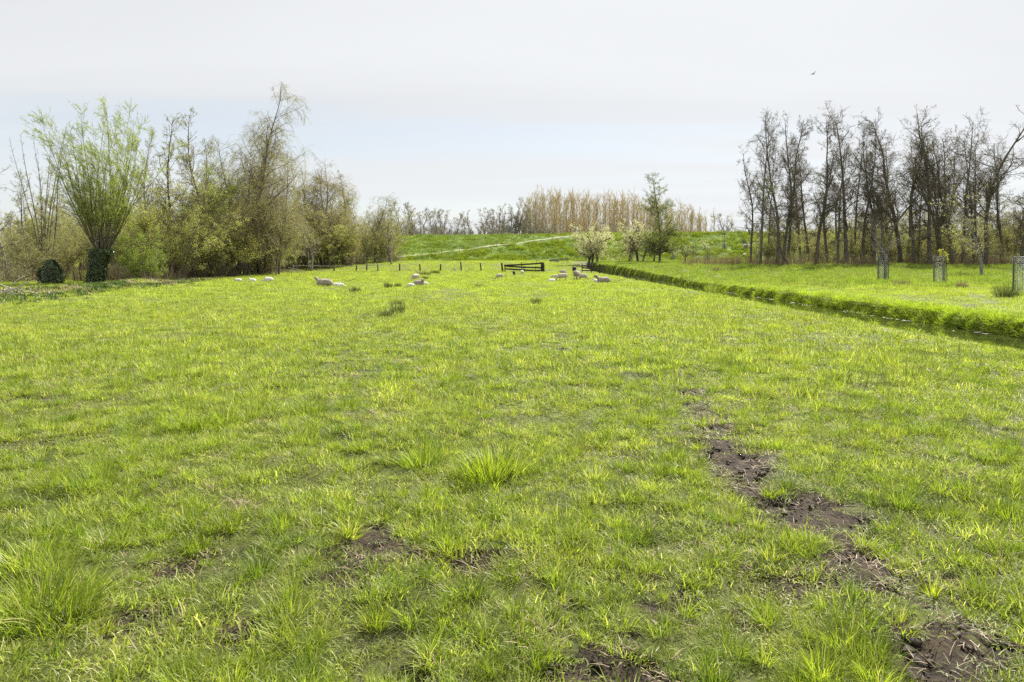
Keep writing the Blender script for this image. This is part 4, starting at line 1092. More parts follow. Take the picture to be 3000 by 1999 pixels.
# orchard and free standing trees
plant('cone', 1515 * q, 105, 396 * q, rz=.4, name='alder_tree', label='free-standing cone-shaped green alder on the meadow before the dike', cat='alder', wide=1.0)
OG = 'pear trees of the old orchard'
for k, px, Y, tp, rz, lb, wd in [('pear0', 1722, 113, 640, .3, 'blossoming pear with the leftmost of three close trunks beside the small fence', .95),
                             ('pear1', 1735, 115, 655, 2.0, 'blossoming pear in the middle of the three close trunks', .9), ('pear0', 1750, 112, 650, 4.0, 'blossoming pear with the rightmost of three close trunks', .95),
                             ('pear1', 1842, 115, 650, 1.0, 'leaning pear at the left end of the second orchard group', .8), ('pear2', 1851, 117, 668, 3.3, 'thin crooked pear second in the second orchard group', .8),
                             ('pear1', 1869, 114, 640, 5.0, 'sparse blossoming pear in the middle of the second orchard group', .9), ('pear2', 1884, 116, 632, 1.2, 'taller nearly bare pear left of the cone-shaped alder', 1.0),
                             ('pear2', 1915, 112, 660, 2.2, 'short bare pear tight against the cone-shaped alder', .9), ('pear2', 2006, 113, 690, 0.5, 'small olive pear standing alone right of the cone-shaped alder', 1.1),
                             ('pear2', 2217, 108, 700, 2.5, 'small bare fruit tree just left of the leftmost grove alder', .8)]:
    plant(k, px, Y, tp, rz=rz, name='pear_tree', label=lb, cat='pear tree', group=OG, wide=wd)

# line of trees beyond the dike
def prof(px):
    return np.interp(px, [0, 1160, 1185, 1222, 1240, 1260, 1290, 1320, 1345, 1380, 1400, 1425, 1465, 1480, 1500, 1515, 1530, 1600, 2200, 2400, 3000], [640, 610, 598, 600, 630, 622, 618, 618, 622, 625, 605, 600, 605, 590, 582, 590, 600, 625, 640, 645, 640])
n = 0
px = 1120
while px < 1560:
    Y = 205 + 22 * rng.random()
    plant('far%d' % rng.integers(0, 4), px, Y, prof(px) + rng.normal(4, 9), rz=rng.random() * 6, name='bare_tree', label='thin bare tree in the line beyond the dike crest, left of the poplars', cat='tree', group='bare trees beyond the dike', wide=.8 + .3 * rng.random())
    px += 6 + 7 * rng.random()
    n += 1
for px, top, Y in [(1256, 624, 198), (1590, 612, 200), (1800, 640, 200), (1365, 650, 200), (1470, 630, 200), (2005, 640, 200)]:
    plant('farwide', px, Y, top, rz=px, name='wide_tree', label={1256: 'round bare tree beside the white pole behind the dike', 1590: 'broad dark bare tree before the left end of the poplar row', 1800: 'broad low tree before the poplars behind the pears', 1365: 'low round tree in the bare line beyond the dike, middle', 1470: 'low round tree just left of the poplar row', 2005: 'round bare tree before the right end of the poplar row'}[px], cat='tree', wide=1.0)
def pprof(px): return np.interp(px, [1530, 1545, 1580, 1620, 1700, 1850, 1900, 1960, 2010, 2050, 2075], [590, 562, 552, 546, 552, 562, 575, 590, 592, 606, 628])
for row, Y0 in enumerate((218, 232, 246)):
    px = 1538 + row * 5
    while px < 2070:
        plant('poplar%d' % rng.integers(0, 3), px, Y0 + 4 * rng.random(), pprof(px) + rng.normal(6 + 4 * row, 11), rz=rng.random() * 6, name='poplar_tree', label='tall golden-tan poplar in the dense row behind the dike', cat='poplar', group='poplars behind the dike', wide=.9 + .3 * rng.random())
        px += 10 + 5 * rng.random()
px = 2070
while px < 3050:
    plant('far%d' % rng.integers(0, 4), px, 205 + 25 * rng.random(), 645 + rng.normal(0, 12), rz=rng.random() * 6, name='bare_tree', label='thin bare tree beyond the dike crest to the right of the poplars', cat='tree', group='bare trees beyond the right of the dike', wide=.9 + .3 * rng.random())
    px += 11 + 9 * rng.random()
for px, top in ((2095, 602), (2070, 612), (2146, 622), (2050, 600)):
    plant('poplar0', px, 235, top, rz=px, name='poplar_tree', label='single pale poplar tip right of the dense poplar row', cat='poplar', group='loose poplars right of the row', wide=1.0)
px = -80
while px < 1120:
    plant('far%d' % rng.integers(0, 4), px, 190 + 25 * rng.random(), 640 + rng.normal(0, 12), rz=rng.random() * 6, name='bare_tree', label='bare tree of the distance glimpsed through the left grove', cat='tree', group='far trees seen through the left grove', wide=1.0)
    px += 22 + 9 * rng.random()

# ---------------------------------------------------------------- reeds, rushes, weeds, litter
rsh_p = proto_set('dark_rush', [((60, .3, .15, .4, .014), dict(lean=(.0, .5), curve=.3, seg=2)), ((50, .35, .12, .3, .014), dict(lean=(.05, .6), curve=.4, seg=2))], M['rush'])
x1, y1 = field_pts(46, 98, .16)
k = in_field(x1, y1) & (fbm(x1 / 5, y1 / 7, 61, 2) > .53) & (x1 < 9)
x1, y1 = x1[k], y1[k]
s = .35 + .6 * rng.random(len(x1)) ** 1.5
scatter('scattered_rushes', lay(x1, y1), np.stack([s, s, s], -1), rng.integers(0, 9, len(x1)), rsh_p, 'thin scattered dark rush blades over the far pasture around the sheep', ntilt(len(x1), .1))
reed_p = proto_set('reed', [((16, .3, 1.0, 1.9, .018), dict(lean=(.0, .35), curve=.35, seg=3)), ((14, .35, .7, 1.5, .018), dict(lean=(.0, .5), curve=.5, seg=3)), ((12, .3, 1.2, 2.2, .018), dict(lean=(.0, .25), curve=.25, seg=3))], M['dryr'])
n = 1500
x1 = 18 + 52 * rng.random(n); y1 = 87 + 12 * rng.random(n) ** 1.3
k = (x1 / y1 < .8) & (x1 > 22 + 3 * rng.random(n)) & (fbm(x1 / 3, y1 / 3, 12, 2) > .38)
n2 = 900
x2 = -70 + 45 * rng.random(n2); y2 = np.where(rng.random(n2) < .5, 60 + 6 * rng.random(n2), 66 + 40 * rng.random(n2))
k2 = (x2 < -31.5) & (x2 / y2 > -.82)
x1 = np.concatenate([x1[k], x2[k2]]); y1 = np.concatenate([y1[k], y2[k2]])
s = .5 + .6 * rng.random(len(x1))
scatter('dry_reeds', lay(x1, y1), np.stack([s, s, s], -1), rng.integers(0, 9, len(x1)), reed_p, 'dry brown reed stems standing at the foot of the groves', ntilt(len(x1), .12))

# rushes: single countable clumps
def rush(px, py, wpx, hpx, label, mat='rush', z=0.0, name='rush_clump', cat='rush', n=260, spread=.5):
    X, Y = gp(px, py, z)
    zg = hz(X, Y)
    wdt, hh = wpx / F * Y, hpx / F * Y
    V, Fc, rn = blades(n, wdt * .36, hh * .6, hh * 1.15, max(.006, Y * .0003), int(px + py), lean=(.02, spread), curve=.35, seg=3, base=.5)
    me = mk(name, V, [Fc], [M[mat]], attrs={'rnd': rn})
    o = link(name, me, None, (X, Y, zg - .02))
    tag(o, label, cat)
    return o


for a in [(1128, 928, 60, 30, 'longer of two dark rush clumps, its left part, in the middle pasture'), (1165, 918, 55, 40, 'upright right part of the longer dark rush clump in the middle pasture'), (1160, 894, 60, 22, 'low rush clump just above the longer dark one'),
          (1569, 893, 46, 26, 'small dark rush clump standing alone right of the field centre'), (1040, 858, 44, 22, 'dark rush clump right of the large lying ewe'), (1137, 845, 28, 20, 'rush clump left of the white lamb by the resting ewe'),
          (1165, 843, 22, 16, 'smaller rush clump beside the one left of the white lamb'), (1240, 806, 60, 14, 'long dark green rush patch under the fence posts'), (1275, 804, 36, 14, 'right end of the dark rush patch under the fence posts'), (1245, 822, 20, 15, 'dark rush tuft behind the grazing lamb'),
          (1402, 842, 28, 12, 'thin rush clump below the fence, right of the resting ewe')]:
    rush(*a)
rush(2947, 870, 78, 50, 'big bristly rush clump beside the rightmost tree guard', z=.32, n=420, spread=.9)
rush(2818, 845, 36, 26, 'round brown tuft right of the yellow sapling', 'dryr', z=.3, spread=1.1, name='dry_tuft', cat='tuft')
rush(2640, 838, 50, 26, 'grey-brown tuft right of the left tree guard', 'dryr', z=.3, spread=.8, name='dry_tuft', cat='tuft')
rush(2085, 842, 44, 46, 'pale reedy tuft on the far ditch bank', 'meadow', z=.1, spread=.5, name='reed_tuft', cat='tuft')
rush(2095, 800, 24, 18, 'reddish brown dock tuft in the meadow beyond the ditch', 'dryr', z=.5, spread=.9, name='dry_tuft', cat='tuft')
rush(1253, 953, 56, 18, 'grey dead thistle heap lying in the pasture centre', 'peat', n=300, spread=1.4, name='dead_thistle', cat='thistle')
rush(1876, 908, 12, 16, 'small dark thistle rosette left of the ditch', 'peat', n=60, spread=.9, name='dark_thistle', cat='thistle')
rush(176, 903, 8, 14, 'thin pale dry stalk standing at the left of the pasture', 'straw', n=12, spread=.3, name='dry_stalk', cat='stalk')

# weeds and straw along the left edge
weed_p = proto_set('weed', [((70, .3, .05, .2, .05), dict(lean=(.3, 1.3), curve=.6, seg=2)), ((70, .32, .05, .16, .045), dict(lean=(.4, 1.4), curve=.6, seg=2))], M['weed'])
straw_p = proto_set('straw', [((70, .35, .2, .5, .012), dict(lean=(1.1, 1.6), curve=.3, seg=2)), ((60, .35, .15, .4, .014), dict(lean=(1.0, 1.7), curve=.4, seg=2))], M['straw'])
n = 4200
y1 = 31 + 36 * rng.random(n); x1 = -28.5 - (y1 - 42) * .1 + rng.normal(0, 1.5, n)
c = fbm(x1 / 1.3, y1 / 2.6, 18, 2)
kw = (c > .46)
scatter('nettles', lay(x1[kw], y1[kw]), np.stack([1 + 0 * x1[kw]] * 3, -1), rng.integers(0, 9, kw.sum()), weed_p, 'dark green nettle mounds along the left field edge', ntilt(kw.sum(), .2))
ks = (c < .50) & (c > .28) & (rng.random(n) < .6)
n2 = 260
y2 = 70 + 22 * rng.random(n2); x2 = -31.0 + .07 * (y2 - 76) + rng.normal(0, .7, n2)
xs_ = np.concatenate([x1[ks], x2]); ys_ = np.concatenate([y1[ks], y2])
scatter('straw_litter', lay(xs_, ys_), np.stack([1 + 0 * xs_] * 3, -1), rng.integers(0, 9, len(xs_)), straw_p, 'dry straw and cut reed litter along the left field edge', ntilt(len(xs_), .15))

# floating leaves and twigs along the far edge of the ditch
n = 420
y1 = 15 + 75 * rng.random(n) ** 1.2; x1 = xr(y1) - .05 - np.abs(rng.normal(0, .22, n))
k = fbm(y1 / 1.6, x1 * 0 + 2, 4, 2) > .47
x1, y1 = x1[k], y1[k]; n = len(x1)
a = rng.random(n) * 6.28; l = .03 + .09 * rng.random(n) ** 2; wd_ = .018 + .02 * rng.random(n)
c_, s_ = np.cos(a), np.sin(a)
fl = np.stack([np.stack([x1 + sx * l * c_ - sy * wd_ * s_, y1 + sx * l * s_ + sy * wd_ * c_, np.full(n, WATER + .006)], -1) for sx, sy in ((-1, -1), (1, -1), (1, 1), (-1, 1))], 1).reshape(-1, 3)
fo = link('floating_leaves', mk('floating_leaves', fl, [np.arange(4 * n).reshape(-1, 4)], [leafmat('drifted_leaves', [(.3, .27, .2), (.5, .47, .36), (.7, .66, .55)], .1)], smooth=False, attrs={'rnd': np.repeat(rng.random(n), 4)}))
tag(fo, 'pale leaves and bits drifting along the far ditch edge', kind='stuff')

# ---------------------------------------------------------------- solids
def merge(parts):
    V, Q, o = [], [], 0
    for v, f in parts:
        V.append(np.asarray(v, float)); Q.append(np.asarray(f) + o); o += len(v)
    return np.concatenate(V), np.concatenate(Q)


def rod(p, q2, r0, r1=None, s=7, n=4, wob=0.0, seed=1, caps=True):
    """round rod between two points, slightly uneven"""
    r = np.random.default_rng(seed)
    p, q2 = np.array(p, float), np.array(q2, float)
    t = np.linspace(0, 1, n + 1)[:, None]
    P = p + (q2 - p) * t
    P[1:-1] += r.normal(0, wob, (n - 1, 3))
    D = unit(np.gradient(P, axis=0))
    rr = np.linspace(r0, r0 if r1 is None else r1, n + 1)
    if caps:
        P = np.concatenate([P[:1], P, P[-1:]]); D = np.concatenate([D[:1], D, D[-1:]]); rr = np.concatenate([[.001], rr, [.001]])
    ref = np.array([1.0, 0, 0]) if abs(D[0][2]) > .8 else np.array([0, 0, 1.0])
    U = unit(np.cross(D, ref)); W = np.cross(D, U)
    a = np.arange(s) / s * 2 * np.pi
    V = P[:, None, :] + rr[:, None, None] * (np.cos(a)[None, :, None] * U[:, None, :] + np.sin(a)[None, :, None] * W[:, None, :])
    k = len(P)
    i = np.arange(k - 1)[:, None] * s; j = np.arange(s)[None, :]; j2 = (j + 1) % s
    Fc = np.stack(np.broadcast_arrays(i + j, i + j2, i + s + j2, i + s + j), -1).reshape(-1, 4)
    return V.reshape(-1, 3), Fc


def plank(p, q2, hh, th, sag=0.0, n=4, seed=0):
    """sawn board from p to q2, height hh, thickness th"""
    r = np.random.default_rng(seed)
    p, q2 = np.array(p, float), np.array(q2, float)
    d = unit((q2 - p)[None])[0]; side = unit(np.cross(d, [0, 0, 1.0])[None])[0]; up = np.cross(side, d)
    V = []
    for i in range(n + 1):
        c = p + (q2 - p) * i / n + np.array([0, 0, -sag * math.sin(math.pi * i / n)]) + r.normal(0, .004, 3)
        h_ = hh * (1 + r.normal(0, .05))
        for a, b in ((-1, -1), (1, -1), (1, 1), (-1, 1)): V.append(c + side * a * th / 2 + up * b * h_ / 2)
    Fc = [(4 * i + k, 4 * i + (k + 1) % 4, 4 * i + 4 + (k + 1) % 4, 4 * i + 4 + k) for i in range(n) for k in range(4)]
    Fc += [(0, 3, 2, 1), (4 * n, 4 * n + 1, 4 * n + 2, 4 * n + 3)]
    return np.array(V), np.array(Fc)


wood_d = barkmat('dark_gate_wood', (0.03, 0.024, 0.02), (0.085, 0.07, 0.058), 14, .85)
wood_g = barkmat('weathered_grey_wood', (0.14, 0.13, 0.115), (0.32, 0.30, 0.27), 12, .9)
wood_p = barkmat('pale_dead_wood', (0.30, 0.27, 0.22), (0.55, 0.51, 0.44), 9, .9)
wood_b = barkmat('brown_post_wood', (0.05, 0.04, 0.033), (0.13, 0.11, 0.09), 12, .9)
wire_m = barkmat('grey_wire', (0.18, 0.18, 0.18), (0.3, 0.3, 0.3), 5, .5)
YF = 95.0
# post fence: single posts, the wires belong to the post they start from
posts = [(859, 19.5, 0, 'g'), (897, 18, .5, 'b'), (979, 14, 0, 'b'), (1044, 17, 0, 'b'), (1074, 20, 1, 'b'), (1107, 22, 0, 'g'), (1171, 22.5, 0, 'b'), (1232, 21, -2.5, 'b'), (1290.5, 22.5, .5, 'b'), (1351.5, 29, -1.5, 'b'), (1411, 25, -4, 'b'), (1473, 24.5, -4, 'b')]
desc = ['leftmost fence post, grey, carrying the end of the pale rail', 'second fence post from the left, behind the leaning stake', 'short stout fence post with the rail ending on top', 'fourth upright fence post where the pale rail stops', 'thin fence post fifth from the left', 'grey fence post sixth from the left',
        'fence post seventh from the left, at the start of the dark rushes', 'leaning thin fence post above the grazing lamb', 'straight thin fence post right of the dark rushes', 'tallest fence post, just right of the heron', 'leaning fence post second from the gate', 'leaning fence post close to the left end of the gate']
for i, ((px, hp, dx, kd), ds) in enumerate(zip(posts, desc)):
    x = wx(px, YF); z = hz(x, YF); H = hp / F * YF
    t = thing('fence_post', ds, 'fence post', (x, YF, z), 0, 'posts of the pasture fence')
    link('post', mk('post', *[(lambda a: (a[0], [a[1]]))(rod((0, 0, -.3), (dx / F * YF, 0, H), .10 + .03 * (i % 3 == 2), .09, 8, 5, .008, i))][0], [wood_g if kd == 'g' else wood_b]), t)
    if i + 1 < len(posts) and i >= 3:
        x2 = wx(posts[i + 1][0], YF)
        v, f = merge([rod((0, -.07, hh), (x2 - x, -.07, hh + rng.normal(0, .03)), .006, s=3, n=6, wob=.012, seed=i + int(hh * 99), caps=False) for hh in (.35, .62, .9)])
        link('wire', mk('wire', v, [f], [wire_m]), t)
def simple(name, mesh_parts, mat, loc, label, cat, group=None, rz=0):
    v, f = merge(mesh_parts)
    o = link(name, mk(name, v, [f], [mat]), None, loc, rz)
    tag(o, label, cat, group)
    return o


zF = hz(wx(900, YF), YF)
simple('fence_rail', [rod((0, 0, 0), (wx(1044, YF) - wx(862, YF), 0, -.06), .045, .04, 6, 14, .02, 5)], wood_p, (wx(862, YF), YF - .12, zF + .80), 'long pale pole laid along the tops of the left fence posts', 'rail')
simple('leaning_stake', [rod((0, 0, -.2), (-.42, 0, .85), .06, .05, 7, 4, .01, 3)], wood_g, (wx(918, YF), YF - .3, zF), 'short grey stake leaning to the left against the pale rail', 'stake')
for k, (px, dx, hh, lb) in enumerate([(808, .05, 1.9, 'thin pale pole standing upright above the fallen branches'), (811, 0, .65, 'short dark stub post right in the fallen branches')]):
    simple('stake', [rod((0, 0, -.2), (dx, 0, hh), .05, .035, 6, 4, .01, 8 + k)], wood_g if k == 0 else wood_b, (wx(px, 92), 92, hz(wx(px, 92), 92)), lb, 'stake')
br = []
for k in range(16):
    a = rng.random() * .9 - .1
    L_ = 1.5 + 3.2 * rng.random()
    st_ = np.array([rng.normal(-.8, .9), rng.normal(0, .4), .1 + .7 * rng.random()])
    br.append(rod(st_, st_ + np.array([L_ * math.cos(a), rng.normal(0, .3), -st_[2] + .1]), .05, .02, 5, 6, .05, k))
simple('branch_pile', br, wood_p, (wx(805, 90), 90, hz(wx(805, 90), 90)), 'pile of fallen pale branches at the left end of the post fence', 'branch pile')
br = []
for k in range(20):
    a = rng.random() * 2.6
    L_ = .8 + 2.0 * rng.random()
    st_ = np.array([rng.normal(0, .8), rng.normal(0, .6), .05])
    e_ = st_ + np.array([L_ * math.cos(a), rng.normal(0, .5), L_ * abs(math.sin(a)) * .45])
    br.append(rod(st_, e_, .045, .012, 5, 5, .05, k + 40))
simple('branch_pile', br, wood_p, (wx(15, 37.5), 37.5, hz(wx(15, 37.5), 37.5)), 'heap of bleached branches at the left edge of the pasture', 'branch pile')
# old small posts in the left background
for k, (px, Y, lb) in enumerate([(222, 60, 'left of two thin dark posts between the ivy stump and the willow'), (240, 60, 'right of two thin dark posts between the ivy stump and the willow')]):
    simple('fence_post', [rod((0, 0, -.2), (-.25, 0, 1.1), .05, .045, 7, 4, .01, k)], wood_b, (wx(px, Y), Y, hz(wx(px, Y), Y)), lb, 'fence post')
for k, px in enumerate([732, 746, 755, 763, 771]):
    simple('fence_post', [rod((0, 0, -.2), (.05 * (k % 3 - 1), 0, 1.0), .06, .05, 7, 4, .01, k)], wood_b, (wx(px, 96), 96, hz(wx(px, 96), 96)), 'small dark post in a short old row behind the pollard stub, left grove', 'fence post', 'old post row in the left grove')

# wooden gate
def gx_(px): return wx(px, YF - 2)
Yg = YF - 2
def gz_(py): return wz(py, Yg)
G0 = hz(gx_(1535), Yg)
gate = thing('wooden_gate', 'dark wooden field gate of three sagging boards with a thick end post', 'gate', (gx_(1535), Yg, G0))
def gpt(cx, cy, dy=0.0):
    """crop pixel of the gate close-up to gate coordinates"""
    return (gx_(1440 + cx / 6.033) - gx_(1535), dy, gz_(740 + cy / 6.033) - G0)
def lower(pnt): return (pnt[0], pnt[1], -.25)
def gl(name, parts, mat=wood_d):
    v, f = merge(parts)
    link(name, mk(name, v, [f], [mat]), gate)
gl('end_post', [rod(lower(gpt(907, 360)), gpt(903, 180), .27, .25, 12, 4, .01, 1)])
for i, (a, b) in enumerate([((220, 230), (925, 185)), ((225, 240), (885, 272)), ((245, 290), (890, 322))]):
    gl('rail', [plank(gpt(*a, -.16), gpt(*b, -.16), .21, .07, .03, 6, i)])
gl('bottom_rail', [plank(gpt(215, 338, -.12), gpt(640, 352, -.12), .09, .05, .02, 5, 9)])
for i, (a, b, w_) in enumerate([((188, 187), (208, 345), .055), ((236, 225), (240, 335), .07), ((525, 175), (548, 300), .07), ((575, 240), (573, 345), .07), ((872, 160), (895, 355), .07), ((795, 140), (770, 340), .025)]):
    gl('upright', [rod(lower(gpt(*b)), gpt(*a), w_, w_ * .9, 7, 4, .006, i)])

# small fence right, and the grey one behind
def fence3(name, label, Y, x0, x1, uprights, rails, mat, crop, top_w=.06):
    cx_, cy_, sc_ = crop
    X0 = wx(cx_ + (x0 + x1) / 2 / sc_, Y); Z0 = hz(X0, Y)
    def c(px, py, dy=0.0): return (wx(cx_ + px / sc_, Y) - X0, dy, wz(cy_ + py / sc_, Y) - Z0)
    t = thing(name, label, 'fence', (X0, Y, Z0))
    for i, (a, b) in enumerate(rails):
        v, f = plank(c(*a, -.09), c(*b, -.09), .15, .05, .02, 5, i)
        link('rail', mk('rail', v, [f], [mat]), t)
    for i, (a, b) in enumerate(uprights):
        p = c(*b)
        v, f = rod((p[0], 0, -.25), c(*a), top_w, top_w * .9, 7, 4, .006, i)
        link('upright', mk('upright', v, [f], [mat]), t)
fence3('wooden_fence', 'short dark wooden fence of two boards beside the ditch under the pears', 91, 1590, 2010, [((1598, 195), (1600, 335)), ((1764, 190), (1764, 330)), ((1910, 198), (1908, 345))], [((1600, 235), (2008, 243)), ((1592, 272), (2008, 288)), ((1600, 318), (1905, 322))], wood_d, (1440, 740, 6.033))
fence3('grey_fence', 'weathered grey board fence at the foot of the dike behind the gate', 122, 1020, 1360, [((1030, 130), (1030, 172)), ((1150, 112), (1150, 165)), ((1355, 95), (1357, 162))], [((1020, 135), (1355, 105)), ((1020, 150), (1357, 128)), ((1025, 165), (1357, 152))], wood_g, (1440, 740, 6.033))

# dike furniture
zc = hz(wx(1237, 151), 151)
white = barkmat('white_paint', (0.78, 0.78, 0.78), (0.86, 0.86, 0.86), 3, .5, .02)
Hp = wz(622, 151) - zc
pole = thing('white_pole', 'tall thin white pole on the crest of the dike', 'pole', (wx(1237, 151), 151, zc))
v, f = rod((0, 0, -.3), (0, 0, Hp), .13, .055, 8, 5); link('mast', mk('mast', v, [f], [white]), pole)
v, f = rod((0, 0, Hp - .02), (0, 0, Hp + .22), .11, .07, 8, 2); link('cap', mk('cap', v, [f], [wood_d]), pole)
box = thing('marker_board', 'small white board on two short legs beside the white pole on the dike', 'marker', (wx(1249.5, 151), 151, zc))
v, f = plank((-.33, 0, .62), (.33, 0, .62), .62, .08, 0, 2); link('board', mk('board', v, [f], [white]), box)
for sx in (-.24, .24):
    v, f = rod((sx, .07, -.2), (sx, .07, .5), .05, None, 6, 2); link('leg', mk('leg', v, [f], [white]), box)
for k, px in enumerate([1237, 1293.6, 1346, 1400, 1455, 1509, 1564, 1618, 1670]):
    # post stands on the lower verge of the path
    Yp = 140.0
    for _ in range(12): Yp = path_y(wx(px, Yp)) - .35
    simple('path_post', [rod((0, 0, -.2), (0, 0, 1.15), .06, .05, 6, 3, .005, k)], wood_g, (wx(px, Yp), Yp, hz(wx(px, Yp), Yp)), 'thin grey post in the spaced row along the path up the dike', 'post', 'posts along the dike path')

# tree guards: stakes wrapped in green wire netting
net_m = barkmat('green_netting', (0.035, 0.06, 0.05), (0.07, 0.11, 0.09), 12, .5)
def guard(px, Y, H, Rg, label, seed):
    r = np.random.default_rng(seed)
    x = wx(px, Y); z = hz(x, Y)
    t = thing('tree_guard', label, 'tree guard', (x, Y, z), 0, 'tree guards beyond the ditch')
    for i, a in enumerate((.5, 2.5, 4.6)):
        v, f = rod((Rg * 1.05 * math.cos(a), Rg * 1.05 * math.sin(a), -.3), (Rg * .95 * math.cos(a), Rg * .95 * math.sin(a), H - .05 * i), .045, .04, 7, 4, .006, seed + i)
        link('stake', mk('stake', v, [f], [wood_g]), t)
    parts = []
    nr = int(H / .075)
    for k in range(nr + 1):
        zz_ = .05 + k * (H - .1) / nr
        wide = Rg * (1.08 - .1 * zz_ / H)
        a = np.linspace(0, 2 * np.pi, 25) + r.random()
        w1 = wide * (1 + .05 * np.sin(5 * a))
        P = np.stack([w1 * np.cos(a), w1 * np.sin(a), zz_ + .012 * np.sin(3 * a)], -1)[None]
        D = unit(np.gradient(P[0], axis=0))[None]
        parts.append(tubes(P, D, np.array([.007]), np.array([.007]), 4))
    for k in range(34):
        a = k / 34 * 2 * np.pi
        parts.append(rod((Rg * 1.08 * math.cos(a), Rg * 1.08 * math.sin(a), .02), (Rg * .98 * math.cos(a), Rg * .98 * math.sin(a), H - .05), .006, None, 3, 2, caps=False))
    v, f = merge(parts)
    link('netting', mk('netting', v, [f], [net_m]), t)
    v, f = rod((Rg * .9, -.1, H * .8), (-Rg * .9, -.12, H * .8), .04, None, 6, 2)
    link('strap', mk('strap', v, [f], [wood_d]), t)
    return t
guard(2588, 55, 2.1, .38, 'left of the three big netted tree guards, around the bare young tree', 1)
guard(2755, 49, 2.05, .40, 'middle netted tree guard with the yellow-leaved sapling', 2)
guard(2996, 36, 2.05, .40, 'rightmost netted tree guard, nearest, cut by the picture edge', 3)
plant('young', 2592, 55, 610, rz=.4, name='young_tree', label='bare young tree with long spreading whips growing out of the left tree guard', cat='tree', wide=1.0)
plant('yellow', 2765, 49, 728, rz=.4, name='yellow_sapling', label='sapling with bright yellow-green new leaves in the middle tree guard', cat='sapling', wide=.85)
# small guarded trees on and before the dike
for px, py, Y, top, key, lb in [(2122, 720, 139, 626, 'young', 'thin guarded tree high on the dike slope, rising above the crest'), (2073, 758, 130, 700, 'sapling', 'small blossoming sapling in a pale guard at the foot of the dike'), (1973, 757, 130, 725, 'sapling', 'tiny sapling in a pale guard just right of the cone-shaped alder')]:
    x = wx(px, Y)
    plant(key, px, Y, top, rz=px, name='sapling', label=lb, cat='sapling', wide=1.1)
    t = thing('tree_guard', lb.split(',')[0].replace('small blossoming sapling in a pale guard', 'pale slatted guard of the blossoming sapling').replace('thin guarded tree high', 'pale slatted guard high').replace('tiny sapling in a pale guard', 'pale slatted guard of the tiny sapling'), 'tree guard', (x, Y, hz(x, Y)))
    for k in range(8):
        a = k / 8 * 6.283
        v, f = rod((.42 * math.cos(a), .42 * math.sin(a), -.2), (.33 * math.cos(a), .33 * math.sin(a), 1.15), .05, .045, 5, 2, 0, k)
        link('slat', mk('slat', v, [f], [wood_g]), t)

# ivy covered stump at the left
Yi = 56.0
xi = wx(150, Yi)
stump = thing('ivy_stump', 'short broken stump wrapped in dark ivy left of the pollard willow', 'stump', (xi, Yi, hz(xi, Yi)))
v, f = rod((.1, 0, -.3), (-.1, 0, 1.75), .5, .25, 10, 5, .03, 4); link('trunk', mk('trunk', v, [f], [wood_b]), stump)
v, f = rod((.75, -.2, -.2), (.45, 0, 1.5), .09, .06, 7, 5, .04, 4); link('dead_stem', mk('dead_stem', v, [f], [wood_p]), stump)
def dome(r, n):
    t = r.random(n) ** .8; a = r.random(n) * 2 * np.pi
    rad = (.95 - .7 * t ** 1.8) * (.6 + .75 * vnoise(a * 1.7, t * 3.5, 5)) * (.85 + .3 * r.random(n))
    return np.stack([.1 - .2 * t + rad * np.cos(a), rad * .8 * np.sin(a), 2.0 * t], -1), np.stack([np.cos(a), np.sin(a), .4 + 0 * a], -1)
leaf_shell(3800, dome, .06, 8, Lf['ivy'], 'ivy', stump)
# low leaning pollard stub with shoots
Yo = 74.0
xo = wx(700, Yo)
stub = thing('pollard_stub', 'low leaning dark pollard stub with fresh yellowish shoots beside the sallows', 'pollard', (xo, Yo, hz(xo, Yo)))
v, f = merge([rod((-1.0, 0, -.3), (0, 0, 1.0), .42, .34, 10, 5, .05, 4), rod((0, 0, .9), (.5, 0, 1.6), .38, .5, 10, 4, .06, 5)]); link('trunk', mk('trunk', v, [f], [wood_b]), stub)
r6 = np.random.default_rng(6)
a = r6.random(26) * 6.28
P, D = walk(np.stack([.4 + .3 * np.cos(a), .3 * np.sin(a), 1.5 + 0 * a], -1), unit(np.stack([np.cos(a) * .9 + .35, np.sin(a) * .8, 1 + 0 * a], -1)), 1.6 + 2.6 * r6.random(26), 7, (.1, 0, .2), .07, r6)
v, f = tubes(P, D, np.full(26, .03), np.full(26, .008), 4)
link('shoots', mk('shoots', v, [f], [B['brown']]), stub)
def shl(r, n):
    i = r.integers(0, 26, n); j = r.integers(1, 8, n)
    return P[i, j] + r.normal(0, .12, (n, 3)), unit(r.normal(0, 1, (n, 3)))
leaf_shell(1400, shl, .05, 9, Lf['sallow'], 'leaves', stub)

# ---------------------------------------------------------------- sheep
fl_mats = {}
def fleece(name, c1, c2, rough=.95):
    m, t = newmat(name)
    o = t.n('ShaderNodeTexCoord').outputs['Object']
    nz = t.noise(o, 9, 5, .6); n2 = t.noise(o, 38, 3, .6)
    c = t.mix(t.ramp(nz, [(.35, 0.0), (.65, 1.0)]), (*c1, 1), (*c2, 1))
    b = t.n('ShaderNodeBump', inp={'Strength': .7, 'Distance': .03, 'Height': n2}).outputs[0]
    p = t.n('ShaderNodeBsdfPrincipled', inp={'Base Color': c, 'Roughness': rough, 'Normal': b, 'Specular IOR Level': .1, 'Sheen Weight': .4})
    t.n('ShaderNodeOutputMaterial', inp={0: p.outputs[0]})
    return m
fl_w = fleece('cream_fleece', (.40, .34, .25), (.66, .60, .48)); fl_d = fleece('dirty_fleece', (.20, .16, .115), (.46, .40, .32)); fl_l = fleece('white_lamb_fleece', (.74, .70, .62), (.84, .82, .76)); fl_b = fleece('black_fleece', (.018, .015, .013), (.05, .042, .036))
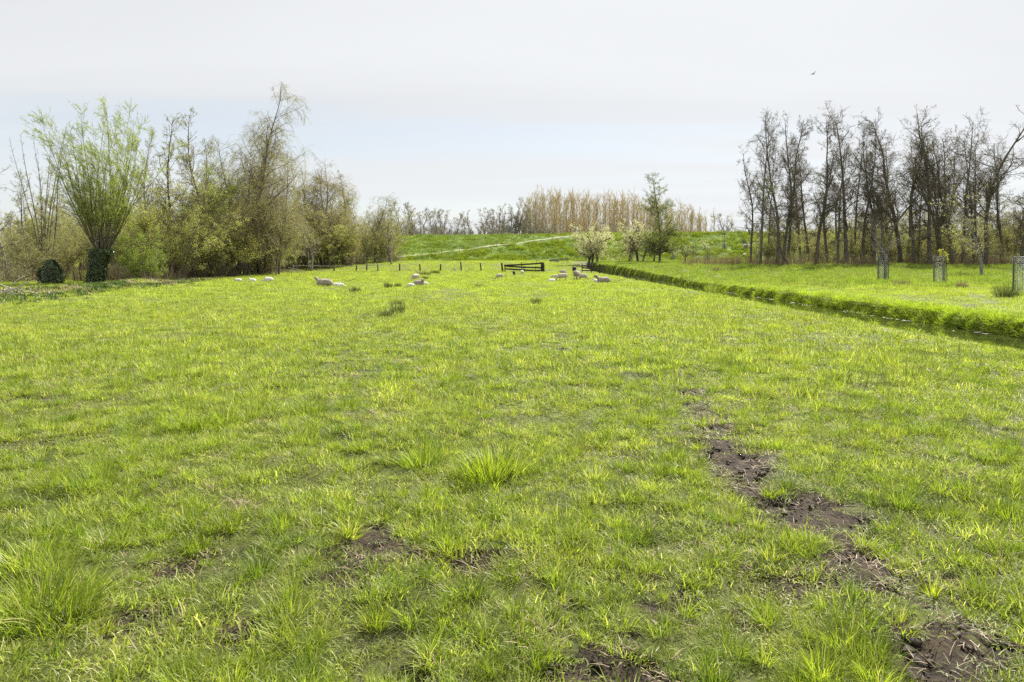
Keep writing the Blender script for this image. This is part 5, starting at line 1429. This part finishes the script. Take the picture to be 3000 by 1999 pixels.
fc_w = fleece('white_face', (.66, .60, .52), (.78, .74, .68), .7); fc_k = fleece('dark_skin', (.03, .026, .024), (.06, .05, .05), .6)


def ell(c, r, ax=None, n=12):
    """ellipsoid; ax: direction of its long first axis"""
    u = np.linspace(0, np.pi, n)[:, None]; w_ = np.linspace(0, 2 * np.pi, 2 * n, endpoint=False)[None, :]
    P = np.stack(np.broadcast_arrays(np.cos(u), np.sin(u) * np.cos(w_), np.sin(u) * np.sin(w_)), -1).reshape(-1, 3) * np.array(r)
    if ax is not None:
        X = unit(np.array([ax], float))[0]; Z = unit(np.array([np.array([0, 0, 1.0]) - X * X[2]]))[0] if abs(X[2]) < .99 else np.array([0, 1.0, 0]); Y_ = np.cross(Z, X)
        P = P @ np.stack([X, Y_, Z])
    P = P + np.array(c)
    m = 2 * n
    i = np.arange(n - 1)[:, None] * m; j = np.arange(m)[None, :]; j2 = (j + 1) % m
    return P, np.stack(np.broadcast_arrays(i + j, i + j2, i + m + j2, i + m + j), -1).reshape(-1, 4)


def blob(name, parts, vox, dark):
    """joins the pieces into one continuous skin; dark(p) -> material slot per face centre"""
    v, f = merge(parts)
    me = mk(name + '_raw', v, [f], [], smooth=True)
    o = bpy.data.objects.new(name + '_raw', me)
    scene.collection.objects.link(o)
    rm = o.modifiers.new('r', 'REMESH'); rm.mode = 'VOXEL'; rm.voxel_size = vox
    sm_ = o.modifiers.new('s', 'SMOOTH'); sm_.factor = .6; sm_.iterations = 3
    dg = bpy.context.evaluated_depsgraph_get()
    out = bpy.data.meshes.new_from_object(o.evaluated_get(dg))
    bpy.data.objects.remove(o)
    n = len(out.vertices)
    co = np.empty(n * 3, dtype=np.float32); out.vertices.foreach_get('co', co); co = co.reshape(-1, 3)
    nr = np.empty(n * 3, dtype=np.float32); out.vertices.foreach_get('normal', nr); nr = nr.reshape(-1, 3)
    slot = dark(co)
    wool = (slot == 0)[:, None]
    d_ = (fbm(co[:, 0] * 14 + 50 + co[:, 2] * 9, co[:, 1] * 14 + 50, 3, 2) - .5) * .035
    co = co + nr * d_[:, None] * wool
    out.vertices.foreach_set('co', co.ravel())
    pc = np.empty(len(out.polygons) * 3, dtype=np.float32); out.polygons.foreach_get('center', pc)
    out.polygons.foreach_set('material_index', dark(pc.reshape(-1, 3)).astype(np.int32))
    out.polygons.foreach_set('use_smooth', np.ones(len(out.polygons), dtype=bool))
    out.name = name
    return out


def leg(x, y, z0, zk, kx, s=1.0):
    """from belly to hoof with a visible joint; x at top, kx offset of the joint"""
    return [rod((x, y, z0), (x + kx, y, zk), .075 * s, .04 * s, 8, 3), rod((x + kx, y, zk + .02), (x + kx * .25, y * .97, .05), .036 * s, .026 * s, 8, 3), ell((x + kx * .25 + .015, y * .97, .03), (.045 * s, .032 * s, .035 * s))]


def sheep(pose):
    """an adult of 1.2 m, heading +x; returns pieces and head centre for the face material"""
    if pose in ('graze', 'stand', 'look'):
        P = [ell((0, 0, .60), (.50, .235, .245)), ell((-.28, 0, .62), (.26, .235, .24)), ell((.26, 0, .59), (.26, .215, .25)), ell((.0, 0, .50), (.36, .2, .18))]
        P += leg(.28, .12, .48, .30, .02) + leg(.28, -.12, .48, .30, .02) + leg(-.30, .12, .52, .30, -.08, 1.1) + leg(-.30, -.12, .52, .30, -.08, 1.1)
        P += [rod((-.5, 0, .66), (-.58, 0, .42), .045, .035, 8, 4)]
        if pose == 'graze':
            P += [rod((.38, 0, .62), (.64, 0, .30), .15, .09, 10, 4)]; h, hd = (.72, 0, .17), (.45, 0, -1)
        elif pose == 'stand':
            P += [rod((.38, 0, .66), (.60, 0, .78), .14, .10, 10, 4)]; h, hd = (.70, 0, .80), (1, 0, -.35)
        else:
            P += [rod((.36, 0, .66), (.56, -.08, .80), .14, .10, 10, 4)]; h, hd = (.62, -.16, .83), (.5, -1, -.3)
    else:   # lying with folded legs
        P = [ell((0, 0, .26), (.52, .27, .26)), ell((-.25, 0, .27), (.30, .28, .25)), ell((.24, 0, .27), (.28, .25, .25)), ell((0, 0, .10), (.45, .25, .12))]
        P += [rod((.30, .2, .08), (.55, .18, .05), .05, .035, 8, 3), rod((.30, -.2, .08), (.52, -.2, .05), .05, .035, 8, 3), rod((-.35, -.26, .12), (-.02, -.30, .05), .07, .035, 8, 3), ell((-.02, -.30, .05), (.06, .03, .03)), ell((.58, .18, .05), (.05, .03, .03))]
        P += [rod((-.5, 0, .30), (-.58, 0, .12), .045, .03, 8, 3)]
        if pose == 'lie':
            P += [rod((.36, 0, .36), (.58, 0, .56), .15, .10, 10, 4)]; h, hd = (.67, 0, .58), (1, 0, -.3)
        elif pose == 'lieface':
            P += [rod((.36, 0, .36), (.54, -.1, .54), .15, .10, 10, 4)]; h, hd = (.60, -.18, .55), (.4, -1, -.35)
        else:  # asleep, head down along the ground
            P += [rod((.36, 0, .26), (.56, 0, .16), .15, .09, 10, 4)]; h, hd = (.66, 0, .11), (1, 0, -.15)
    h = np.array(h, float); hd = unit(np.array([hd], float))[0]
    sd = unit(np.cross(hd, [0, 0, 1.0])[None])[0] if abs(hd[2]) < .98 else np.array([0, 1.0, 0]); up = np.cross(sd, hd)
    P += [ell(h, (.135, .078, .085), hd), ell(h + hd * .10, (.075, .048, .052), hd), ell(h - hd * .07 + up * .02, (.09, .085, .085), hd)]
    for s in (-1, 1): P += [ell(h - hd * .06 + sd * s * .12 + up * .035, (.075, .022, .034), sd * s - hd * .25 + up * .12, 8)]
    return P, h


PM = {}
def sheep_mesh(pose, cloth, face, lamb=False):
    key = (pose, cloth.name, face.name, lamb)
    if key in PM: return PM[key]
    P, h = sheep(pose)
    def dk(p):
        near_head = np.linalg.norm(p - h, axis=1) < .165
        ears = np.linalg.norm((p - h) * np.array([.9, .9, .9]), axis=1) < .2
        legs = (p[:, 2] < .30) & (np.abs(p[:, 0]) < .5) if pose in ('graze', 'stand', 'look') else ((p[:, 2] < .09) & (np.abs(p[:, 1]) > .16) & (p[:, 0] > .3))
        eye = np.zeros(len(p), bool)
        s = np.where(near_head | ears | legs, 1, 0)
        return s
    me = blob('sheep', P, .022, dk)
    me.materials.clear(); me.materials.append(cloth); me.materials.append(face); me.materials.append(fc_k)
    # dark nose and eyes
    pc = np.empty(len(me.polygons) * 3, dtype=np.float32); me.polygons.foreach_get('center', pc); pc = pc.reshape(-1, 3)
    mi = np.empty(len(me.polygons), dtype=np.int32); me.polygons.foreach_get('material_index', mi)
    hd = {'graze': (.45, 0, -1), 'stand': (1, 0, -.35), 'look': (.5, -1, -.3), 'lie': (1, 0, -.3), 'lieface': (.4, -1, -.35)}.get(pose, (1, 0, -.15))
    hd = unit(np.array([hd], float))[0]
    sd = unit(np.cross(hd, [0, 0, 1.0])[None])[0]; up = np.cross(sd, hd)
    nose = np.linalg.norm(pc - (h + hd * .175), axis=1) < .042
    eye = np.minimum(np.linalg.norm(pc - (h + hd * .03 + sd * .075 + up * .02), axis=1), np.linalg.norm(pc - (h + hd * .03 - sd * .075 + up * .02), axis=1)) < .03
    mi[nose | eye] = 2
    me.polygons.foreach_set('material_index', mi)
    PM[key] = me
    return me


FL = 'sheep and lambs resting and grazing on the pasture'
# pose, px, foot row, size (1 = adult), heading (degrees, 0 = facing right in the picture), fleece, face, label
flock = [
    ('sleep', 697, 826, .55, 180, fl_l, fc_w, 'flat white lamb asleep farthest left, only its back showing', 'lamb'),
    ('lie', 740, 827, .58, 160, fl_l, fc_w, 'white lamb lying with raised head facing left, second from the left', 'lamb'),
    ('sleep', 787, 825, .75, 175, fl_l, fc_w, 'rounded white lamb curled up right of the lamb with raised head', 'lamb'),
    ('lieface', 950, 840, 1.12, 183, fl_d, fc_w, 'large dirty-cream ewe lying sideways, white face turned to the camera', 'sheep'),
    ('lieface', 985, 839, .5, 10, fl_l, fc_w, 'lamb whose dark-eared head peeps out behind the large lying ewe', 'lamb'),
    ('sleep', 998, 841, .5, 10, fl_l, fc_w, 'flat white lamb lying just right of the large lying ewe', 'lamb'),
    ('graze', 1217, 825, .8, 235, fl_w, fc_w, 'cream lamb grazing towards the camera above the resting ewe', 'lamb'),
    ('lieface', 1228, 840, .95, -40, fl_d, fc_w, 'brownish ewe resting with a white face beside two white lambs', 'sheep'),
    ('sleep', 1243, 837, .55, 5, fl_l, fc_w, 'white lamb lying against the right side of the brownish ewe', 'lamb'),
    ('sleep', 1203, 842, .55, 170, fl_l, fc_w, 'white lamb lying apart to the left of the brownish ewe', 'lamb'),
    ('graze', 1464, 819, .66, 200, fl_w, fc_w, 'cream lamb grazing alone below the last fence post', 'lamb'),
    ('graze', 1506, 808, .62, 80, fl_b, fc_k, 'small black lamb seen from behind in front of the gate', 'lamb'),
    ('graze', 1529.5, 807, .70, 80, fl_l, fc_w, 'white lamb seen from behind right of the small black lamb', 'lamb'),
    ('sleep', 1626, 816, .72, 170, fl_w, fc_w, 'cream lamb lying behind the kneeling one in the main group', 'lamb'),
    ('graze', 1648, 824, .84, 190, fl_w, fc_w, 'cream sheep grazing to the left with a white lamb before its nose', 'sheep'),
    ('sleep', 1616, 828, .6, 190, fl_l, fc_w, 'flat white lamb lying under the nose of the left-grazing sheep', 'lamb'),
    ('graze', 1649, 806, .72, -15, fl_w, fc_w, 'cream lamb grazing to the right between gate and black sheep', 'lamb'),
    ('sleep', 1654, 807, .45, -10, fl_l, fc_w, 'tiny white lamb at the feet of the right-grazing lamb', 'lamb'),
    ('stand', 1682, 802, 1.05, 95, fl_b, fc_k, 'black sheep standing with its back to the camera', 'sheep'),
    ('graze', 1690, 821, 1.05, 60, fl_d, fc_w, 'largest standing ewe, round and dirty cream, in front of the black sheep', 'sheep'),
    ('graze', 1708, 822, .75, -20, fl_w, fc_w, 'cream lamb grazing right beside the largest ewe', 'lamb'),
    ('lie', 1768, 831, 1.05, 190, fl_d, fc_w, 'ewe lying at the right of the flock with raised white head facing left', 'sheep'),
    ('lie', 1749, 829, .55, 180, fl_l, fc_w, 'white lamb lying in front of the rightmost lying ewe', 'lamb'),
]
for pose, px, py, sz, hd, fm, fc, lb, ct in flock:
    x, Y = gp(px, py, 0.0)
    for _ in range(4): Y = (EYE - hz(wx(px, Y), Y)) * F / (py - HY)
    x = wx(px, Y)
    o = link('lamb' if ct == 'lamb' else 'sheep', sheep_mesh(pose, fm, fc), None, (x, Y, hz(x, Y) + .01), R(hd))
    o.scale = (sz,) * 3
    tag(o, lb, ct, FL)
for px, Y, sz, lb, ct, hd in [(2186, 137.5, 1.25, 'cream sheep grazing on the dike slope near the right grove', 'sheep', 185), (2181.6, 134, .7, 'small white lamb below the sheep on the dike slope', 'lamb', 200)]:
    x = wx(px, Y)
    o = link(ct, sheep_mesh('graze' if ct == 'sheep' else 'sleep', fl_w if ct == 'sheep' else fl_l, fc_w), None, (x, Y, hz(x, Y) + .15), R(hd))
    o.scale = (sz,) * 3
    tag(o, lb, ct)

# heron by the fence
Yh = 93.5
xh = wx(1331, Yh)
h_grey = plain('heron_grey', (.50, .52, .55)); h_wh = plain('heron_white', (.72, .72, .72)); beak = plain('heron_beak', (.45, .33, .1))
P = [ell((0, 0, .46), (.13, .085, .20), (.35, 0, 1)), ell((-.06, 0, .34), (.16, .06, .06), (-.5, 0, -1)), rod((.04, 0, .58), (.0, 0, .72), .05, .03, 8, 4), rod((.0, 0, .70), (.03, 0, .86), .03, .025, 8, 4), ell((.05, 0, .90), (.055, .03, .032), (1, 0, 0)), rod((.08, 0, .90), (.20, 0, .885), .014, .004, 6, 3), rod((.0, .03, .36), (.01, .03, .0), .014, .012, 6, 3), rod((.0, -.03, .36), (-.01, -.03, .0), .014, .012, 6, 3)]
hm = blob('heron', P, .012, lambda p: np.where(p[:, 2] > .6, 1, 0))
hm.materials.clear(); hm.materials.append(h_grey); hm.materials.append(h_wh)
ho = link('heron', hm, None, (xh, Yh, hz(xh, Yh) + .08), R(-75))
tag(ho, 'grey heron standing upright in front of the post fence, neck stretched', 'heron')

# flying bird
Yb = 60.0
bk = plain('crow_black', (.012, .012, .014))
P = [ell((0, 0, 0), (.20, .055, .055), (1, 0, .1)), ell((.19, 0, .03), (.05, .035, .035)), rod((.22, 0, .03), (.28, 0, .02), .014, .004, 5, 2), ell((-.24, 0, -.03), (.10, .05, .012), (-1, 0, -.1)),
     ell((.0, .16, .05), (.17, .09, .016), (.15, 1, .4)), ell((-.06, .36, .16), (.17, .06, .012), (-.5, 1, .5)), ell((.0, -.16, .05), (.17, .09, .016), (.15, -1, .4)), ell((-.06, -.36, .16), (.17, .06, .012), (-.5, -1, .5))]
bm_ = blob('bird', P, .012, lambda p: np.ones(len(p), int))
bm_.materials.clear(); bm_.materials.append(bk); bm_.materials.append(bk)
bo = link('bird', bm_, None, (wx(2382, Yb), Yb, wz(217, Yb)), R(200))
bo.rotation_euler = (R(18), R(-8), R(215))
bo.scale = (.62,) * 3
tag(bo, 'small black bird flying alone in the sky above the right grove', 'bird')
